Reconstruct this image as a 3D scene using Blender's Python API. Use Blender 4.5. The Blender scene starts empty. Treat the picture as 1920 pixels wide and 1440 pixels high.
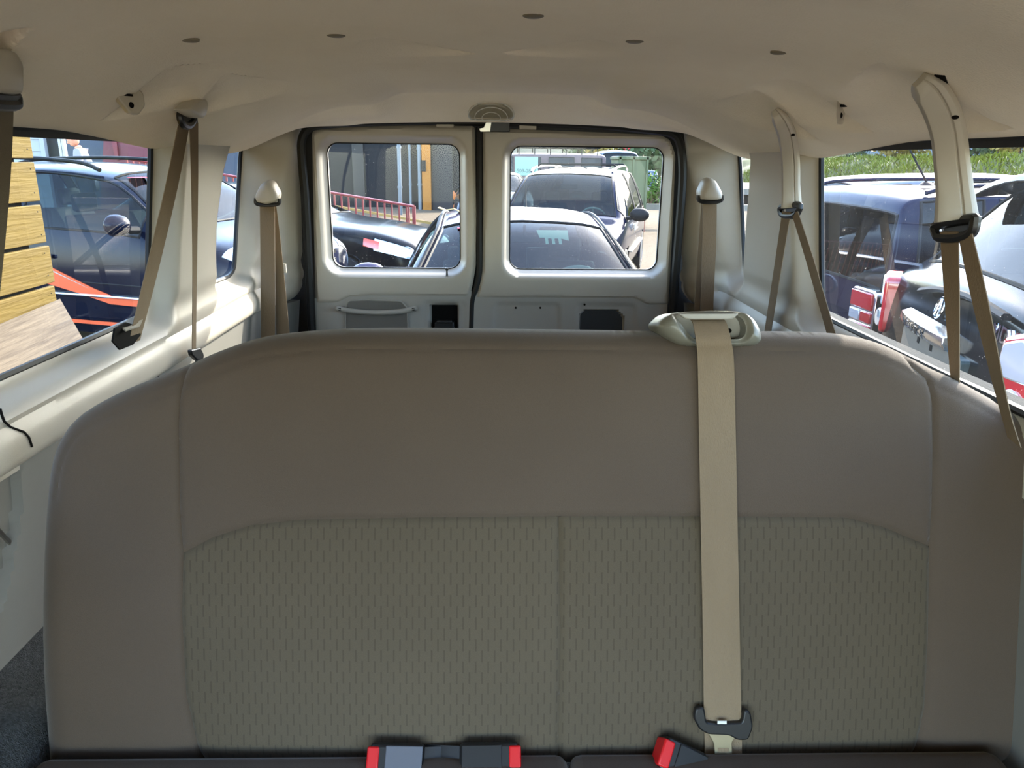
import bpy, bmesh, math, random
import numpy as np
from mathutils import Vector, Matrix
random.seed(7); np.random.seed(7)
SC = bpy.context.scene
COL = SC.collection

# ---------------------------------------------------------------- camera
FPX, CAM_H = 1400.0, 1.92
def _cam_axes(pitch, yaw, roll):
    p, y, r = map(math.radians, (pitch, yaw, roll))
    F = np.array([math.sin(y)*math.cos(p), math.cos(y)*math.cos(p), -math.sin(p)])
    R = np.array([math.cos(y), -math.sin(y), 0.0]); U = np.cross(R, F)
    return F, R*math.cos(r)+U*math.sin(r), -R*math.sin(r)+U*math.cos(r)
CF, CR, CU = _cam_axes(16.7, 1.55, 0.7)
CC = np.array([0.0, 0.0, CAM_H])
cam_data = bpy.data.cameras.new('camera'); cam = bpy.data.objects.new('camera', cam_data); COL.objects.link(cam)
cam_data.sensor_width = 36.0; cam_data.sensor_fit = 'HORIZONTAL'; cam_data.lens = 36.0*FPX/1920.0
cam_data.clip_start = 0.02; cam_data.clip_end = 500
cam.matrix_world = Matrix(((CR[0], CU[0], -CF[0], CC[0]), (CR[1], CU[1], -CF[1], CC[1]), (CR[2], CU[2], -CF[2], CC[2]), (0, 0, 0, 1)))
SC.camera = cam
# measuring helpers: where the sight line through a photo pixel meets a plane of the real place
def ray(u, v): return CF + CR*(u-960)/FPX - CU*(v-720)/FPX
def on_y(u, v, Y): d = ray(u, v); return CC + d*(Y/d[1])
def on_x(u, v, X): d = ray(u, v); return CC + d*(X/d[0])
def on_z(u, v, Z): d = ray(u, v); return CC + d*((Z-CAM_H)/d[2])

# ---------------------------------------------------------------- world, sun, exposure
world = bpy.data.worlds.new('sky'); SC.world = world; world.use_nodes = True
wn = world.node_tree.nodes; wl = world.node_tree.links
sky = wn.new('ShaderNodeTexSky'); sky.sky_type = 'NISHITA'; sky.sun_disc = False
SUN_AZ, SUN_EL = math.atan2(0.60, 0.83), math.radians(30)      # azimuth measured from +Y towards +X
sky.sun_elevation = SUN_EL; sky.sun_rotation = SUN_AZ; sky.air_density = 1.0; sky.dust_density = 1.2; sky.ozone_density = 1.0
wn['Background'].inputs['Strength'].default_value = 0.40
wl.new(sky.outputs[0], wn['Background'].inputs['Color'])
sd = Vector((math.sin(SUN_AZ)*math.cos(SUN_EL), math.cos(SUN_AZ)*math.cos(SUN_EL), math.sin(SUN_EL)))
sl = bpy.data.lights.new('sun', 'SUN'); sl.energy = 2.9; sl.angle = math.radians(0.6); sl.color = (1.0, 0.92, 0.80)
so = bpy.data.objects.new('sun', sl); COL.objects.link(so); so.rotation_euler = sd.to_track_quat('Z', 'Y').to_euler(); so.location = (6, 8, 12)
SC.view_settings.view_transform = 'Standard'; SC.view_settings.look = 'None'
SC.view_settings.exposure = 2.6; SC.view_settings.gamma = 1.0; SC.view_settings.use_curve_mapping = False
SC.cycles.max_bounces = 10; SC.cycles.diffuse_bounces = 6; SC.cycles.transparent_max_bounces = 24; SC.cycles.caustics_reflective = False; SC.cycles.caustics_refractive = False
SC.cycles.sample_clamp_indirect = 6.0

# ---------------------------------------------------------------- materials
def lin(r, g, b):
    f = lambda c: (c/255/12.92) if c/255 <= 0.04045 else ((c/255+0.055)/1.055)**2.4
    return (f(r), f(g), f(b), 1.0)
MATS = {}
def mat(name, col, rough=0.5, metal=0.0, spec=0.5, bump=0.0, bscale=300.0, var=0.0, vscale=4.0, col2=None, coat=0.0, sheen=0.0, emit=None, stretch=None):
    """Principled material; var mixes towards col2 by noise (wear and dirt), bump gives fine grain."""
    m = bpy.data.materials.new(name); m.use_nodes = True; n = m.node_tree.nodes; l = m.node_tree.links; b = n['Principled BSDF']
    c = lin(*col) if max(col) > 1 else (*col, 1)
    b.inputs['Base Color'].default_value = c; b.inputs['Roughness'].default_value = rough; b.inputs['Metallic'].default_value = metal
    b.inputs['Specular IOR Level'].default_value = spec
    if coat: b.inputs['Coat Weight'].default_value = coat; b.inputs['Coat Roughness'].default_value = 0.03
    if sheen: b.inputs['Sheen Weight'].default_value = sheen; b.inputs['Sheen Roughness'].default_value = 0.4
    if emit: b.inputs['Emission Color'].default_value = (*emit[:3], 1); b.inputs['Emission Strength'].default_value = emit[3]
    if var or bump:
        tc = n.new('ShaderNodeTexCoord'); src = tc.outputs['Object']
        if stretch:
            mp = n.new('ShaderNodeMapping'); mp.inputs['Scale'].default_value = stretch; l.new(src, mp.inputs['Vector']); src = mp.outputs[0]
    if var:
        t = n.new('ShaderNodeTexNoise'); t.inputs['Scale'].default_value = vscale; t.inputs['Detail'].default_value = 6; t.inputs['Roughness'].default_value = 0.65; l.new(src, t.inputs['Vector'])
        r = n.new('ShaderNodeMapRange'); r.inputs[1].default_value = 0.38; r.inputs[2].default_value = 0.72; r.inputs[4].default_value = var; l.new(t.outputs[0], r.inputs[0])
        mx = n.new('ShaderNodeMix'); mx.data_type = 'RGBA'; mx.inputs[6].default_value = c
        mx.inputs[7].default_value = (lin(*col2) if max(col2) > 1 else (*col2, 1)) if col2 else (c[0]*.6, c[1]*.6, c[2]*.55, 1)
        l.new(r.outputs[0], mx.inputs[0]); l.new(mx.outputs[2], b.inputs['Base Color'])
    if bump:
        t = n.new('ShaderNodeTexNoise'); t.inputs['Scale'].default_value = bscale; t.inputs['Detail'].default_value = 3; l.new(src, t.inputs['Vector'])
        bp = n.new('ShaderNodeBump'); bp.inputs['Strength'].default_value = bump; bp.inputs['Distance'].default_value = 0.01; l.new(t.outputs[0], bp.inputs['Height']); l.new(bp.outputs[0], b.inputs['Normal'])
    MATS[name] = m
    return m
def glass(name, tint, rough=0.0, dirt=0.0, refl=1.0, haze=0.0):
    """Thin pane: tinted see-through, Fresnel mirror, and a film of dust with brighter specks."""
    m = bpy.data.materials.new(name); m.use_nodes = True; n = m.node_tree.nodes; l = m.node_tree.links
    n.remove(n['Principled BSDF']); out = n['Material Output']
    tr = n.new('ShaderNodeBsdfTransparent'); tr.inputs[0].default_value = (*tint, 1)
    gl = n.new('ShaderNodeBsdfGlossy'); gl.inputs['Roughness'].default_value = rough
    ge = n.new('ShaderNodeNewGeometry'); dt = n.new('ShaderNodeVectorMath'); dt.operation = 'DOT_PRODUCT'; l.new(ge.outputs['Normal'], dt.inputs[0]); l.new(ge.outputs['Incoming'], dt.inputs[1])
    ab = n.new('ShaderNodeMath'); ab.operation = 'ABSOLUTE'; l.new(dt.outputs['Value'], ab.inputs[0])
    iv = n.new('ShaderNodeMath'); iv.operation = 'SUBTRACT'; iv.inputs[0].default_value = 1.0; l.new(ab.outputs[0], iv.inputs[1])
    pw = n.new('ShaderNodeMath'); pw.operation = 'POWER'; pw.inputs[1].default_value = 5.0; l.new(iv.outputs[0], pw.inputs[0])
    ma = n.new('ShaderNodeMath'); ma.operation = 'MULTIPLY_ADD'; ma.inputs[1].default_value = 0.94; ma.inputs[2].default_value = 0.055; l.new(pw.outputs[0], ma.inputs[0])
    mu = n.new('ShaderNodeMath'); mu.operation = 'MULTIPLY'; mu.inputs[1].default_value = refl; mu.use_clamp = True; l.new(ma.outputs[0], mu.inputs[0])
    mx = n.new('ShaderNodeMixShader'); l.new(mu.outputs[0], mx.inputs[0]); l.new(tr.outputs[0], mx.inputs[1]); l.new(gl.outputs[0], mx.inputs[2])
    last = mx
    if dirt or haze:
        tc = n.new('ShaderNodeTexCoord')
        t = n.new('ShaderNodeTexNoise'); t.inputs['Scale'].default_value = 300; t.inputs['Detail'].default_value = 1; l.new(tc.outputs['Object'], t.inputs['Vector'])
        t2 = n.new('ShaderNodeTexNoise'); t2.inputs['Scale'].default_value = 6; t2.inputs['Detail'].default_value = 4; l.new(tc.outputs['Object'], t2.inputs['Vector'])
        r = n.new('ShaderNodeMapRange'); r.inputs[1].default_value = 0.74; r.inputs[2].default_value = 0.80; r.inputs[4].default_value = dirt; l.new(t.outputs[0], r.inputs[0])
        r2 = n.new('ShaderNodeMapRange'); r2.inputs[1].default_value = 0.35; r2.inputs[2].default_value = 0.75; r2.inputs[3].default_value = haze*0.4; r2.inputs[4].default_value = haze; l.new(t2.outputs[0], r2.inputs[0])
        ad = n.new('ShaderNodeMath'); ad.operation = 'ADD'; ad.use_clamp = True; l.new(r.outputs[0], ad.inputs[0]); l.new(r2.outputs[0], ad.inputs[1])
        df = n.new('ShaderNodeBsdfTranslucent'); df.inputs[0].default_value = (0.75, 0.75, 0.72, 1)
        d2 = n.new('ShaderNodeBsdfDiffuse'); d2.inputs[0].default_value = (0.75, 0.75, 0.72, 1)
        m0 = n.new('ShaderNodeMixShader'); l.new(df.outputs[0], m0.inputs[1]); l.new(d2.outputs[0], m0.inputs[2])
        m2 = n.new('ShaderNodeMixShader'); l.new(ad.outputs[0], m2.inputs[0]); l.new(mx.outputs[0], m2.inputs[1]); l.new(m0.outputs[0], m2.inputs[2]); last = m2
    l.new(last.outputs[0], out.inputs['Surface'])
    MATS[name] = m
    return m

M_HEAD = mat('headliner_felt', (250, 240, 222), 0.95, spec=0.1, bump=0.25, bscale=260, var=0.30, vscale=2.3, col2=(228, 213, 190), sheen=0.15)
M_TRIM = mat('beige_plastic', (178, 171, 158), 0.42, spec=0.45, bump=0.06, bscale=700, var=0.12, vscale=5, col2=(156, 147, 128))
M_GREY = mat('grey_plastic', (160, 156, 147), 0.5, spec=0.4, bump=0.06, bscale=700, var=0.18, vscale=6, col2=(176, 170, 158))
M_BELT = mat('belt_webbing', (126, 109, 88), 0.85, spec=0.2, bump=0.3, bscale=900, var=0.25, vscale=9, col2=(100, 87, 69), stretch=(1, 1, .05))
M_BLACK = mat('black_plastic', (24, 24, 25), 0.4, spec=0.5)
M_RUBBER = mat('black_rubber', (20, 20, 20), 0.55, spec=0.4)
M_DARK = mat('dark_recess', (16, 15, 14), 0.9, spec=0.1)
M_CARPET = mat('charcoal_carpet', (92, 94, 94), 1.0, spec=0.05, bump=1.0, bscale=420, var=0.7, vscale=180, col2=(36, 37, 38))
M_STEEL = mat('steel', (190, 188, 180), 0.3, metal=1.0)
M_RED = mat('red_button', (196, 22, 26), 0.4)
M_WHITE = mat('white_clip', (205, 205, 200), 0.5)
M_LENS = glass('lamp_lens', (0.93, 0.92, 0.88), 0.05, refl=1.2)
M_PANE = glass('side_glass', (0.86, 0.89, 0.88), 0.0, dirt=0.25, refl=.7, haze=0.006)
M_PANE_R = glass('side_glass_dusty', (0.84, 0.87, 0.87), 0.0, dirt=0.4, refl=.9, haze=0.018)
M_PANE_B = glass('rear_glass', (0.85, 0.88, 0.87), 0.0, dirt=0.4, refl=.4, haze=0.006)

def fabric(name, col, dashes):
    m = mat(name, col, 1.0, spec=0.08, sheen=0.25)
    n = m.node_tree.nodes; l = m.node_tree.links; b = n['Principled BSDF']
    tc = n.new('ShaderNodeTexCoord')
    def math_(op, a, bb=None):
        x = n.new('ShaderNodeMath'); x.operation = op
        for i, q in enumerate((a, bb)):
            if q is None: continue
            if isinstance(q, (int, float)): x.inputs[i].default_value = q
            else: l.new(q, x.inputs[i])
        return x.outputs[0]
    fine = n.new('ShaderNodeTexNoise'); fine.inputs['Scale'].default_value = 900; l.new(tc.outputs['Object'], fine.inputs['Vector'])
    big = n.new('ShaderNodeTexNoise'); big.inputs['Scale'].default_value = 3.0; big.inputs['Detail'].default_value = 5; l.new(tc.outputs['Object'], big.inputs['Vector'])
    k = math_('ADD', math_('MULTIPLY', fine.outputs[0], 0.30), math_('MULTIPLY', big.outputs[0], 0.28))
    k = math_('ADD', k, 0.71)
    h = fine.outputs[0]
    if dashes:
        sp = n.new('ShaderNodeSeparateXYZ'); l.new(tc.outputs['Object'], sp.inputs[0])
        cx = math_('DIVIDE', sp.outputs[0], 0.0105); ci = math_('FLOOR', cx); fx = math_('FRACT', cx)
        off = math_('MULTIPLY', math_('MODULO', ci, 2.0), 0.5)
        fz = math_('FRACT', math_('ADD', math_('DIVIDE', sp.outputs[2], 0.036), off))
        dash = math_('MULTIPLY', math_('LESS_THAN', math_('ABSOLUTE', math_('SUBTRACT', fx, 0.5)), 0.13), math_('LESS_THAN', fz, 0.55))
        k = math_('MULTIPLY', k, math_('SUBTRACT', 1.0, math_('MULTIPLY', dash, 0.20)))
        h = math_('SUBTRACT', math_('MULTIPLY', fine.outputs[0], 0.35), dash)
    mx = n.new('ShaderNodeMix'); mx.data_type = 'RGBA'; mx.blend_type = 'MULTIPLY'; mx.inputs[0].default_value = 1.0; mx.inputs[6].default_value = lin(*col)
    cb = n.new('ShaderNodeCombineColor')
    for i in range(3): l.new(k, cb.inputs[i])
    l.new(cb.outputs[0], mx.inputs[7]); l.new(mx.outputs[2], b.inputs['Base Color'])
    bp = n.new('ShaderNodeBump'); bp.inputs['Strength'].default_value = 0.3; bp.inputs['Distance'].default_value = 0.002; l.new(h, bp.inputs['Height']); l.new(bp.outputs[0], b.inputs['Normal'])
    return m
M_SEAT = fabric('seat_velour', (84, 73, 63), False)
M_SEAT_IN = fabric('seat_woven', (83, 74.5, 62), True)

# ---------------------------------------------------------------- object helpers
def link(o, parent=None):
    COL.objects.link(o)
    if parent is not None:
        o.parent = parent
        if parent.get('_world'): o.matrix_parent_inverse = Matrix.Translation(-Vector(parent.location))
        elif parent.parent is not None and parent.parent.get('_world'): pass
    return o
def tag(o, label=None, cat=None, group=None, kind=None):
    if label: o['label'] = label
    if cat: o['category'] = cat
    if group: o['group'] = group
    if kind: o['kind'] = kind
    return o
def thing(name, label, cat, loc=(0, 0, 0), rotz=0.0, group=None, local=False):
    """Empty at the base of a thing. Unless local, its parts are built in world coordinates."""
    o = bpy.data.objects.new(name, None); o.empty_display_size = 0.1; o.location = loc; o.rotation_euler = (0, 0, rotz); COL.objects.link(o)
    if not local: o['_world'] = 1
    return tag(o, label, cat, group)
def mesh_obj(name, verts, faces, m, parent=None, smooth=True, angle=40, bevel=0.0, kind=None, seg=2):
    me = bpy.data.meshes.new(name)
    me.from_pydata([tuple(map(float, v)) for v in verts], [], [tuple(int(i) for i in f) for f in faces]); me.update()
    me.materials.append(m)
    if smooth:
        me.polygons.foreach_set('use_smooth', [True]*len(me.polygons))
        try: me.set_sharp_from_angle(angle=math.radians(angle))
        except Exception: pass
    o = bpy.data.objects.new(name, me); link(o, parent)
    if bevel:
        b = o.modifiers.new('bevel', 'BEVEL'); b.width = bevel; b.segments = seg; b.limit_method = 'ANGLE'; b.angle_limit = math.radians(35)
    if kind: o['kind'] = kind
    return o
class MB:
    def __init__(s): s.v = []; s.f = []
    def add(s, vs, fs):
        k = len(s.v); s.v += [tuple(map(float, v)) for v in vs]; s.f += [tuple(i+k for i in f) for f in fs]; return s
    def box(s, c, d, rot=None):
        c = np.array(c, float); q = []
        for x in (-.5, .5):
            for y in (-.5, .5):
                for z in (-.5, .5):
                    p = np.array((x*d[0], y*d[1], z*d[2]))
                    if rot is not None: p = np.array(rot) @ p
                    q.append(c+p)
        return s.add(q, [(0, 1, 3, 2), (4, 6, 7, 5), (0, 4, 5, 1), (2, 3, 7, 6), (0, 2, 6, 4), (1, 5, 7, 3)])
    def tube(s, path, r, n=8, caps=True, flat=1.0, closed=False):
        P = [np.array(p, float) for p in path]; N = len(P); rings = []
        up = None
        for i, p in enumerate(P):
            a = P[(i-1) % N] if closed else P[max(i-1, 0)]; b = P[(i+1) % N] if closed else P[min(i+1, N-1)]
            t = (b-a)/(np.linalg.norm(b-a)+1e-12)
            if up is None: up = np.array((0, 0, 1.)) if abs(t[2]) < .9 else np.array((1., 0, 0))
            x = np.cross(up, t); x /= np.linalg.norm(x)+1e-12; y = np.cross(t, x); up = y
            rr = r[i] if hasattr(r, '__len__') else r
            rings.append([p + x*rr*math.cos(2*math.pi*k/n) + y*rr*flat*math.sin(2*math.pi*k/n) for k in range(n)])
        return s.loft(rings, caps and not closed, closed)
    def loft(s, rings, caps=True, closed=False):
        n = len(rings[0]); vs = [p for r in rings for p in r]; fs = []; N = len(rings)
        for i in range(N if closed else N-1):
            j = (i+1) % N
            for k in range(n): fs.append((i*n+k, i*n+(k+1) % n, j*n+(k+1) % n, j*n+k))
        if caps: fs.append(tuple(range(n-1, -1, -1))); fs.append(tuple((N-1)*n+k for k in range(n)))
        return s.add(vs, fs)
    def ribbon(s, L, R, th=0.0015, nrm=None):
        """flat strap from two edge polylines"""
        L = np.array(L, float); R = np.array(R, float); N = len(L); vs = []; fs = []
        for i in range(N):
            t = L[min(i+1, N-1)]-L[max(i-1, 0)]; w = R[i]-L[i]; nn = np.cross(t, w); nn /= np.linalg.norm(nn)+1e-12
            vs += [L[i]-nn*th/2, R[i]-nn*th/2, R[i]+nn*th/2, L[i]+nn*th/2]
        for i in range(N-1):
            for k in range(4): fs.append((i*4+k, i*4+(k+1) % 4, i*4+4+(k+1) % 4, i*4+4+k))
        fs += [(3, 2, 1, 0), tuple(4*(N-1)+k for k in range(4))]
        return s.add(vs, fs)
    def prism(s, pts, O, U, V, th):
        """closed 2D outline in the plane O+U,V extruded by the vector th"""
        O, U, V, th = (np.array(q, float) for q in (O, U, V, th)); n = len(pts)
        a = [O+U*p[0]+V*p[1] for p in pts]; b = [p+th for p in a]
        return s.add(a+b, [tuple(range(n-1, -1, -1)), tuple(range(n, 2*n))]+[(k, (k+1) % n, n+(k+1) % n, n+k) for k in range(n)])
    def ell(s, c, r, nu=16, nv=10, rot=None):
        vs = []; fs = []
        for i in range(nv+1):
            a = math.pi*i/nv
            for k in range(nu):
                b = 2*math.pi*k/nu; p = np.array((r[0]*math.sin(a)*math.cos(b), r[1]*math.sin(a)*math.sin(b), r[2]*math.cos(a)))
                if rot is not None: p = np.array(rot) @ p
                vs.append(np.array(c)+p)
        for i in range(nv):
            for k in range(nu): fs.append((i*nu+k, i*nu+(k+1) % nu, (i+1)*nu+(k+1) % nu, (i+1)*nu+k))
        return s.add(vs, fs)
    def lathe(s, prof, c, axis='z', n=24):
        """prof: (radius, height) pairs about an axis through c"""
        rings = []
        for r, h in prof:
            ring = []
            for k in range(n):
                a = 2*math.pi*k/n; x, y = r*math.cos(a), r*math.sin(a)
                p = {'z': (x, y, h), 'y': (x, h, y), 'x': (h, x, y)}[axis]; ring.append(np.array(c)+np.array(p))
            rings.append(ring)
        return s.loft(rings, True)
    def build(s, name, m, parent=None, bevel=0.0, smooth=True, angle=40, kind=None, seg=2):
        return mesh_obj(name, s.v, s.f, m, parent, smooth, angle, bevel, kind, seg)

def rrect(x0, z0, x1, z1, r, n=6):
    p = []
    for cx, cz, a0 in ((x1-r, z1-r, 0), (x0+r, z1-r, 90), (x0+r, z0+r, 180), (x1-r, z0+r, 270)):
        for k in range(n+1):
            a = math.radians(a0+90*k/n); p.append((cx+r*math.cos(a), cz+r*math.sin(a)))
    return p
def round_poly(pts, r, n=5):
    out = []; N = len(pts)
    rs = r if hasattr(r, '__len__') else [r]*N
    for i in range(N):
        a, b, c = (np.array(pts[j % N], float) for j in (i-1, i, i+1))
        la, lc = np.linalg.norm(a-b), np.linalg.norm(c-b); q = min(rs[i], la*.45, lc*.45)
        if q < 1e-6: out.append(tuple(b)); continue
        p0 = b+(a-b)/la*q; p1 = b+(c-b)/lc*q
        for k in range(n+1):
            t = k/n; out.append(tuple((1-t)**2*p0+2*t*(1-t)*b+t*t*p1))
    return out
def spline(pts, n=8, closed=False):
    P = [np.array(p, float) for p in pts]; N = len(P); out = []
    for i in range(N if closed else N-1):
        p0 = P[i-1] if (closed or i > 0) else P[0]; p1 = P[i]; p2 = P[(i+1) % N]; p3 = P[(i+2) % N] if (closed or i+2 < N) else P[-1]
        for k in range(n):
            t = k/n; out.append(.5*((2*p1)+(-p0+p2)*t+(2*p0-5*p1+4*p2-p3)*t*t+(-p0+3*p1-3*p2+p3)*t**3))
    if not closed: out.append(P[-1])
    return out
def sdf(P, poly):
    poly = np.array(poly, float); x, y = P[:, 0], P[:, 1]; d2 = np.full(len(P), 1e9); ins = np.zeros(len(P), bool); n = len(poly)
    for i in range(n):
        a = poly[i]; b = poly[(i+1) % n]; e = b-a; L = e@e
        if L < 1e-14: continue
        t = np.clip(((x-a[0])*e[0]+(y-a[1])*e[1])/L, 0, 1); dx = x-a[0]-e[0]*t; dy = y-a[1]-e[1]*t; d2 = np.minimum(d2, dx*dx+dy*dy)
        if a[1] != b[1]:
            c = ((a[1] > y) != (b[1] > y)); xi = a[0]+(y-a[1])*e[0]/(b[1]-a[1]); ins ^= (c & (x < xi))
    d = np.sqrt(d2); return np.where(ins, -d, d)
def S(t): t = np.clip(t, 0, 1); return t*t*(3-2*t)
def sheet(name, outline, res, fn, m, parent=None, holes=(), skirt=None, also=(), kind=None, angle=35, xres=None):
    """A skin over a 2D outline with holes; fn(u, v, so, sh) -> xyz, so/sh = distances to outline and holes."""
    o = np.array(outline, float); lo = o.min(0)-res; hi = o.max(0)+res
    nu = int(math.ceil((hi[0]-lo[0])/(xres or res)))+1; nv = int(math.ceil((hi[1]-lo[1])/res))+1
    gu, gv = np.meshgrid(np.linspace(lo[0], hi[0], nu), np.linspace(lo[1], hi[1], nv)); P = np.stack([gu.ravel(), gv.ravel()], 1)
    def dist(Q):
        so_ = sdf(Q, outline)
        for a in also: so_ = np.maximum(so_, sdf(Q, a))
        sh_ = np.full(len(Q), 1e3)
        for h in holes: sh_ = np.minimum(sh_, sdf(Q, h))
        return so_, sh_
    for it in range(2):
        so_, sh_ = dist(P); s = np.maximum(so_, -sh_); near = np.abs(s) < 0.62*max(res, xres or 0)
        e = res*0.05
        if near.any():
            Q = P[near]
            def comb(q): a, b = dist(q); return np.maximum(a, -b)
            gx = (comb(Q+[e, 0])-comb(Q-[e, 0]))/(2*e); gy = (comb(Q+[0, e])-comb(Q-[0, e]))/(2*e); g = np.stack([gx, gy], 1); ln = (g**2).sum(1, keepdims=True); g = np.where(ln > .05, g/np.maximum(ln, .05), 0)
            P[near] = Q - g*s[near][:, None]
    so_, sh_ = dist(P); s = np.maximum(so_, -sh_); ok = s <= res*0.12
    X = fn(P[:, 0], P[:, 1], so_, sh_); X = np.stack([np.broadcast_to(q, P[:, 0].shape) for q in X], 1)
    idx = np.arange(nu*nv).reshape(nv, nu); q = np.stack([idx[:-1, :-1].ravel(), idx[:-1, 1:].ravel(), idx[1:, 1:].ravel(), idx[1:, :-1].ravel()], 1)
    k = ok[q]; cnt = k.sum(1); faces = [tuple(f) for f in q[cnt == 4]]; faces += [tuple(f[kk]) for f, kk in zip(q[cnt == 3], k[cnt == 3])]
    used = np.zeros(nu*nv, bool)
    for f in faces: used[list(f)] = True
    mp = np.cumsum(used)-1; V = X[used]; faces = [tuple(int(mp[i]) for i in f) for f in faces]
    if skirt is not None:
        ed = {}
        for f in faces:
            for a, b in zip(f, f[1:]+f[:1]):
                ed[(a, b)] = 1
        bd = [(a, b) for (a, b) in ed if (b, a) not in ed]; vs = sorted({i for e_ in bd for i in e_}); nm = {i: len(V)+j for j, i in enumerate(vs)}
        V = np.vstack([V, V[vs]+np.array(skirt, float)]); faces += [(b, a, nm[a], nm[b]) for a, b in bd]
    return mesh_obj(name, V, faces, m, parent, True, angle, 0, kind)
def px_y(pts, Y): return [tuple(on_y(u, v, Y)[[0, 2]]) for u, v in pts]       # outline in x, z
def px_x(pts, X): return [tuple(on_x(u, v, X)[[1, 2]]) for u, v in pts]       # outline in y, z
# ================================================================ the van: shell
def interp(x, xs, ys): return np.interp(x, xs, ys)
def zc_base(x, y):
    a = np.abs(x)
    z = 2.125 - 0.012*(a/.5)**2
    z = z - 0.122*S((a-.42)/.47)**1.25
    z = z - 0.080*np.clip((y-2.55)/.20, 0, 1)*(1-.85*S((a-.48)/.28))                     # rear lip above the doors
    z = z - 0.034*S((a-.28)/.12)*S((y-1.55)/.6)*(1-S((y-2.6)/.15))            # flanks narrow the middle panel
    z = z - 0.020*np.exp(-((y-.85)/.16)**2)*(1-S((a-.6)/.2))                  # cross rib
    return z
SCOOPS = []
def zc(x, y):
    z = zc_base(x, y)
    for (x1, y1, x2, y2, dep, L, edge) in SCOOPS:
        ex, ey = x2-x1, y2-y1; ln = math.hypot(ex, ey); ex /= ln; ey /= ln
        t = ((x-x1)*ex+(y-y1)*ey)/ln; nx, ny = -ey, ex
        if ny < 0: nx, ny = -nx, -ny
        d = (x-x1)*nx+(y-y1)*ny
        lens = np.sqrt(np.clip(1-(2*t-1)**2, 0, 1)); w = L*lens+1e-5
        d = d + .35*L*(1-lens)*0
        z = z + dep*np.sqrt(lens)*S(d/edge)*(1-S((d-edge-.15*w)/(w*.95)))
    return z
def on_ceil(u, v):
    d = ray(u, v); t = .3
    for i in range(900):
        p = CC+d*t
        if p[2] >= zc_base(p[0], p[1]) or p[1] > 2.9: break
        t += .004
    return CC+d*t
def scoop_px(a, b, dep, L, edge=.008):
    p, q = on_ceil(*a), on_ceil(*b); SCOOPS.append((p[0], p[1], q[0], q[1], dep, L, edge))
scoop_px((722, 70), (892, 100), .018, .17, .010)
scoop_px((1108, 74), (938, 99), .018, .17, .010)
scoop_px((190, 226), (318, 126), .030, .30, .014)
scoop_px((345, 222), (425, 150), .026, .24, .012)
scoop_px((1490, 150), (1640, 248), .030, .30, .014)
scoop_px((1420, 180), (1535, 262), .026, .24, .012)
scoop_px((1650, 118), (1900, 240), .034, .34, .014)
scoop_px((0, 60), (60, 50), .02, .16, .02)
ceil_out = [(-.875, -.15), (.875, -.15), (.875, 2.70), (.70, 2.765), (-.70, 2.765), (-.875, 2.70)]
ceiling = sheet('ceiling', ceil_out, .0065, lambda x, y, so, sh: (x, y, zc(x, y)), M_HEAD, kind='structure', skirt=(0, 0, .03))
# outer roof skin over the headliner
mb = MB(); rings = []
for y in (-2.6, -.2, 1.0, 2.0, 2.9): rings.append([(x, y, 2.20-.16*(abs(x)/1.0)**3) for x in np.linspace(-1, 1, 17)])
vs = [p for r in rings for p in r]; mb.add(vs, [(i*17+k, i*17+k+1, i*17+18+k, i*17+17+k) for i in range(4) for k in range(16)])
mb.build('roof', M_WHITE, kind='structure')

PZ = [1.390, 1.400, 1.410, 1.425, 1.445, 1.462, 1.474, 1.486, 1.505, 1.53, 1.55, 1.58, 1.97, 2.10]
PX_ = [.840, .826, .817, .814, .815, .820, .827, .823, .822, .828, .830, .822, .806, .780]
def wallx(y, z, sh, right=False):
    x = interp(z, PZ, PX_)
    if right: x = x + (.895-x)*(1-S((y-1.30)/.35))*(1-S((z-1.52)/.08))            # the bench is pushed up to this side
    x = x - .105*S((y-2.60)/.24)**1.2*S((z-1.3)/.2) - 0.0
    x = x + (np.maximum(.874, x)-x)*(1-S(sh/.055))
    return x
M_STRIP = mat('grey_weatherstrip', (70, 70, 68), .95, spec=.03, bump=.3, bscale=200)
M_LOWG = mat('lower_grey_plastic', (116, 114, 108), 0.5, spec=0.4, bump=0.06, bscale=700, var=0.18, vscale=6, col2=(134, 131, 122))
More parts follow.
